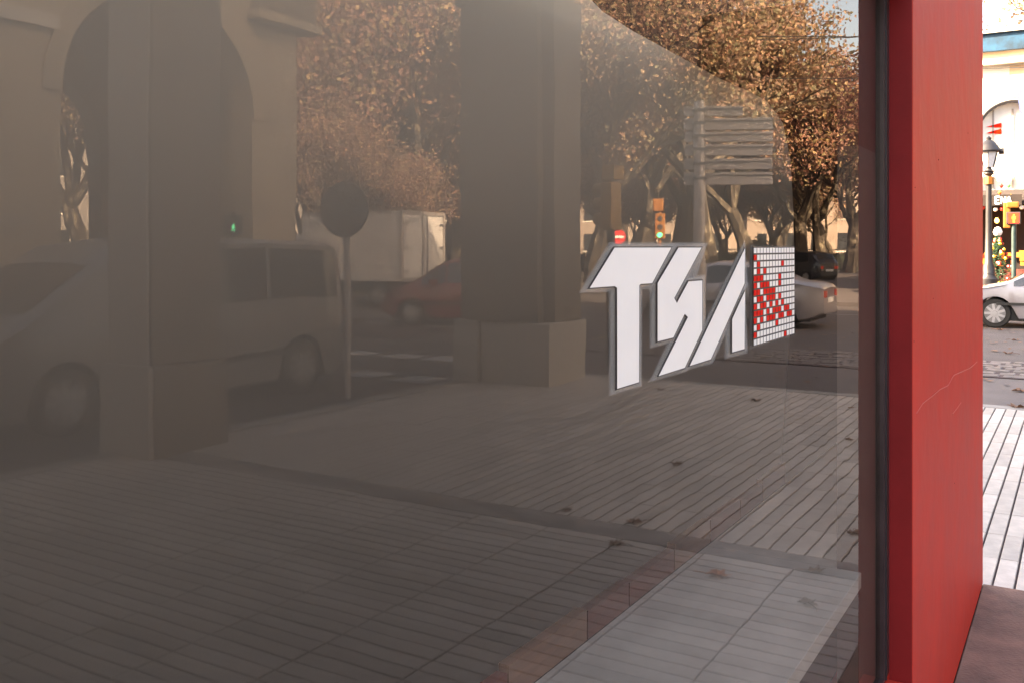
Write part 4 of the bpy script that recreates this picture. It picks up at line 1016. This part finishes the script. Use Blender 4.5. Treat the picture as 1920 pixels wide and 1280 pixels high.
# pedestrian light, red
Dq = 25.0
x, y = dp(1901, Dq); pr = empty('pedestrian_light', (x, y, 0), math.atan2(-y, -x)); tag(pr, 'yellow pedestrian light showing a red standing figure at the right edge', 'pedestrian light')
post(pr, .06, 0, zat(418, Dq), M['greenmetal'])
MB().box(-.12, .1, -.18, .16, zat(421, Dq), zat(398, Dq)).build('housing', M['blackplastic'], pr, bevel=.02)
MB().box(-.16, .06, -.25, -.08, zat(428, Dq), zat(380, Dq)).build('side_housing', M['amber'], pr, bevel=.03)
MB().box(-.12, .1, -.18, .12, zat(390, Dq), zat(379, Dq)).build('top_arm', M['amber'], pr, bevel=.03)
MB().box(.1, .104, -.13, .12, zat(419, Dq), zat(400, Dq)).build('red_lens', mat('red_lens_glass', (.5, .01, .01), .3, .05, 5, emit=(.9, .03, .01), es=.9), pr)
man(pr, zat(418, Dq), 16 / FPX * Dq, M['redlit'], .106, False)
# strings of lights over the road
wr = MB()
for (pa, pb_, ya, yb) in ((1842, 1940, 34, 28), (1842, 1940, 58, 20), (1842, 1940, 124, 108)):
    a_ = (30, dirpx(pa)[1] / dirpx(pa)[0] * 30 + 4, zat(ya, 27) + .3); b_ = (30, -8, zat(yb, 27)); wr.tube([Vector(a_).lerp(Vector(b_), t_ / 10) - Vector((0, 0, .5 * math.sin(math.pi * t_ / 10))) for t_ in range(11)], .018, 4)
wo = wr.build('light_string', M['blackplastic']); tag(wo, 'thin overhead wires strung before the market hall', 'wires')

# ================================================================== FALLEN LEAVES
def leaf_mesh(m, s):
    rr2 = random.Random(s); pl = []
    for k in range(15):
        a = 2 * math.pi * k / 15; r = (1 if k % 3 == 0 else (.55 if k % 3 == 1 else .62)) * rr2.uniform(.8, 1.1); pl.append((.07 * r * math.cos(a), .07 * r * math.sin(a), rr2.uniform(.002, .03)))
    vs = [(0, 0, .006)] + pl; fs = [(0, k + 1, (k + 1) % 15 + 1) for k in range(15)]
    mb = MB().add(vs, fs); mb.tube([(0, 0, .008), (-.09, .02, .012), (-.13, .015, .006)], .0025, 4); return mb.mesh('fallen_leaf', m)
LMs = [leaf_mesh(M['deadleaf'], s) for s in (1, 2, 3)]; LO = leaf_mesh(M['deadleaf2'], 6)
def leaf(px, py, label, me, sc=1.0, dr=False, z=0.002):
    dep = gdep(py); x, y = (direct if dr else refl)(px, dep)
    if x > XK: z = -.112
    o = link('fallen_leaf', me); o.location = (x, y, z); o.scale = (sc,) * 3; o.rotation_euler = (0, 0, random.uniform(0, 6.28)); tag(o, label, 'leaf', 'fallen plane leaves'); return o
leaf(1347, 1080, 'single bright orange fallen leaf near the bottom of the window reflection', LO, 1.0)
for i, (px, py, lb) in enumerate([
 (1058, 957, 'brown leaf lying on the dark pavement strip, nearest the middle of the window'), (1190, 980, 'brown leaf on the dark pavement strip, nearest the red rail'),
 (1155, 1020, 'curled brown leaf on the near tiles just below the dark strip'), (1593, 825, 'dark curled leaf on the tiles close to the window jamb'),
 (1530, 1070, 'brown leaf over the pale counter area below the dark strip, right side'), (1515, 1132, 'small brown leaf over the pale counter area, lowest at right'),
 (1418, 750, 'brown leaf on the far tiles below the mosaic square'), (1240, 731, 'small brown leaf at the far tile edge below the letter S'),
 (1595, 765, 'brown leaf at the kerb edge beside the window jamb'), (1480, 718, 'pale brown leaf on the asphalt beyond the far kerb'),
 (1268, 870, 'brown leaf in the middle of the far tiles'), (1600, 1000, 'brown leaf at the right edge of the pane above the strip')]):
    leaf(px, py, lb, LMs[i % 3], random.uniform(.55, .9))
for i, (px, py, lb) in enumerate([
 (1906, 627, 'brown leaf on the road below the door of the passing silver car'), (1875, 609, 'brown leaf beside the front wheel of the passing silver car'),
 (1912, 716, 'brown leaf on the asphalt lane between cobbles and white paving'), (1905, 763, 'brown leaf on the kerb at the edge of the white paving'),
 (1862, 758, 'small brown leaf on the kerb next to the red pier'), (1890, 650, 'brown leaf on the road just beyond the cobble strip')]):
    leaf(px, py, lb, LMs[i % 3], random.uniform(1., 1.6), True)
V, F = [], []
for _ in range(900):
    x = random.uniform(XK + .1, 28); y = random.uniform(-14, 6); s = random.uniform(.03, .07); a = random.uniform(0, 6.28)
    k = len(V); V += [(x + s * math.cos(a + q), y + s * math.sin(a + q), -.108 + random.uniform(0, .02)) for q in (0, 1.6, 3.1, 4.7)]; F.append((k, k + 1, k + 2, k + 3))
o = MB().add(V, F).build('leaf_litter', M['deadleaf']); tag(o, 'scattered dry leaves on the roadway', 'leaf litter', kind='stuff')
